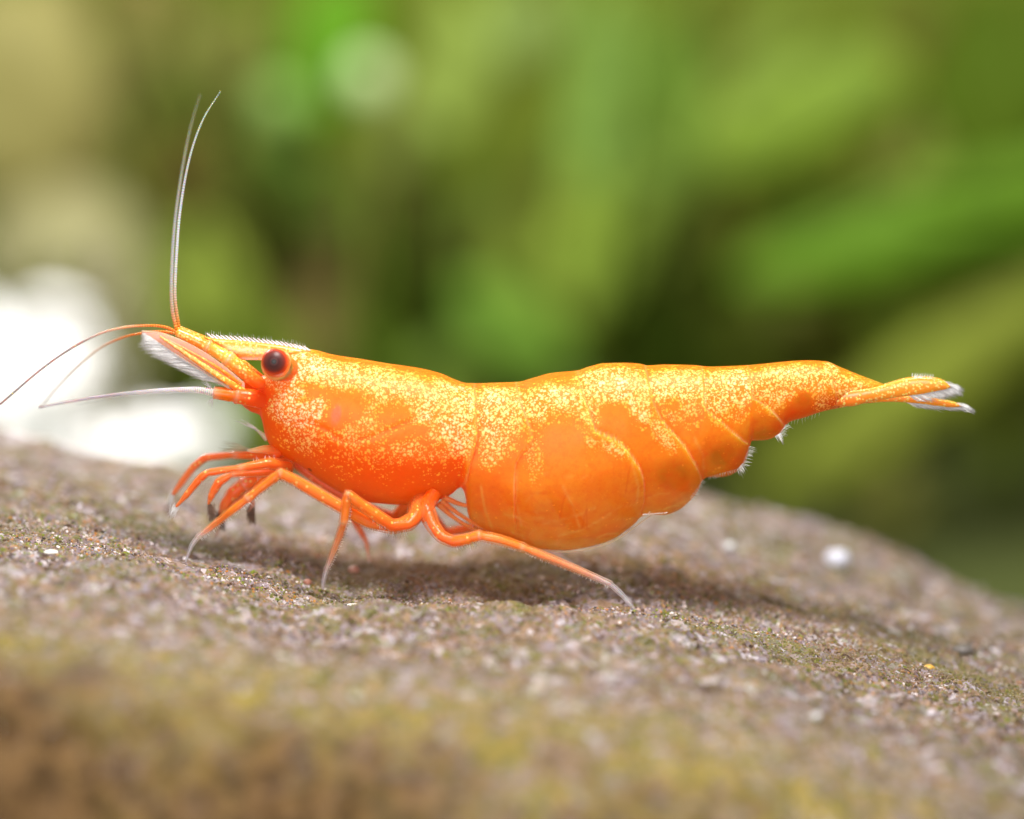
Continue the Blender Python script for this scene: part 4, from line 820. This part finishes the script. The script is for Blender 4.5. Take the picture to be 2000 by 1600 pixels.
# tan strands added before the white stone to soften its bright edge
r = plant('glow_fade_strands', 'thin tan strands added in front of the white stone to fade its glow at the left', 'plant', (60, 23))
stem(r, 120, 640, 23, lm(OL))
for k in range(46):
    u = rng.uniform(0, 1) ** 1.7
    if k % 2: cx, cy = rng.uniform(-60, 270), 500 + 150 * u
    else: cx, cy = 250 - 90 * u + rng.uniform(0, 60), rng.uniform(520, 840)
    q = rng.uniform(-50, 50); plant_leaf(r, [(cx, cy + 50), (cx + q * .3, cy), (cx + q, cy - 50)], rng.uniform(22, 40), 22 + rng.uniform(-1, 1), lm([(0.36, 0.34, 0.17), (0.30, 0.31, 0.10), (0.42, 0.38, 0.24)][k % 3]))
# low ferns at the lower right
r = plant('fern', 'low olive fern behind the right slope of the rock', 'plant', (1750, 30))
stem(r, 1720, 1010, 30, lm(OL))
for k in range(16):
    a = math.radians(200 + 140 * k / 15); L = rng.uniform(70, 150); plant_leaf(r, [(1720, 1040), (1720 + .5 * L * math.cos(a), 1030 + .5 * L * math.sin(a)), (1720 + L * math.cos(a), 1020 + L * math.sin(a))], 46, 29 + rng.uniform(-1, 1), lm([(0.17, 0.155, 0.035), (0.13, 0.15, 0.02)][k % 2]))
def boulder(name, px, py, Y, rx, ry, col, label, cat, seed, rough=0.7, depth=0.8):
    import bmesh
    Y *= BK; P = at(px, py, Y); k = px_at(Y)
    bm = bmesh.new(); bmesh.ops.create_icosphere(bm, subdivisions=3 if rx < 70 else 4, radius=1); V = np.array([v.co[:] for v in bm.verts]); fc = [[v.index for v in f.verts] for f in bm.faces]; bm.free()
    V = V * (1 + 0.5 * vnoise(V[:, 0] * 1.3 + seed, V[:, 2] * 1.3 + V[:, 1], seed) + 0.2 * vnoise(V[:, 0] * 4 + seed, V[:, 2] * 4 + V[:, 1] * 2, seed))[:, None] * np.array([rx * k, rx * k * depth, ry * k])
    o = mesh_obj(name, V, fc, plain_mat(name + '_surface', col, rough)); o.location = Vector([float(c) for c in P]); return tag(o, label, cat)
boulder('white_stone', 45, 800, 26, 200, 195, (0.90, 0.89, 0.90), 'large bright white stone cut off by the left edge behind the rock', 'stone', 2)
for k in range(26):  # pebbles added so the white glow thins out smoothly when blurred
    u = rng.normal(0, 1, 2); wx, wy = (90 + 90 * u[0], 700 + 75 * u[1]) if k < 12 else (260 + 70 * u[0], 870 + 50 * u[1])
    if wx > 400: wx = 800 - wx
    boulder('glow_fade_pebble', wx, wy, 22 + rng.uniform(-3, 3), rng.uniform(34, 70), rng.uniform(30, 60), (0.88, 0.85, 0.85), 'white pebble added to fade out the bright patch behind the left end of the rock', 'pebble', 20 + k)['group'] = 'white pebbles added to fade the bright patch behind the rock'
boulder('tan_stone', 10, 170, 34, 170, 260, (0.21, 0.185, 0.05), 'tall tan stone in the blurred top left corner', 'stone', 4)
boulder('tan_stone', 110, 520, 33, 190, 150, (0.25, 0.23, 0.10), 'pale olive stone added as a halo above the white stone at the left', 'stone', 5)  # stone added for the pale halo of the white glow
# driftwood
def branch(label, pts, Y, r0, r1, col):
    Y *= BK; A = catmull(np.array(pts, float), 10); P = at(A[:, 0], A[:, 1], Y); R = np.linspace(r0, r1, len(P)) * px_at(Y) * (1 + .25 * vnoise(np.arange(len(P)) * .4, np.zeros(len(P)), 3))
    V, Fc = tube_geo(P, R, 14); o = mesh_obj('driftwood', V, Fc, plain_mat('wood', col, .8)); return tag(o, label, 'driftwood')
branch('dark brown driftwood branch rising behind the shrimp\'s back, left of centre', [(560,1000),(600,700),(640,520),(740,380),(800,260),(760,160)], 37, 75, 45, (0.15, 0.11, 0.022))
branch('olive-brown driftwood log leaning at the left behind the upright feelers', [(180,900),(220,600),(230,400),(190,260),(300,-60)], 37, 80, 60, (0.20, 0.155, 0.035))
branch('dark brown driftwood root at the right between the green leaves', [(1500,1000),(1420,720),(1560,560),(1800,300),(1840,180)], 39, 70, 40, (0.17, 0.20, 0.02))
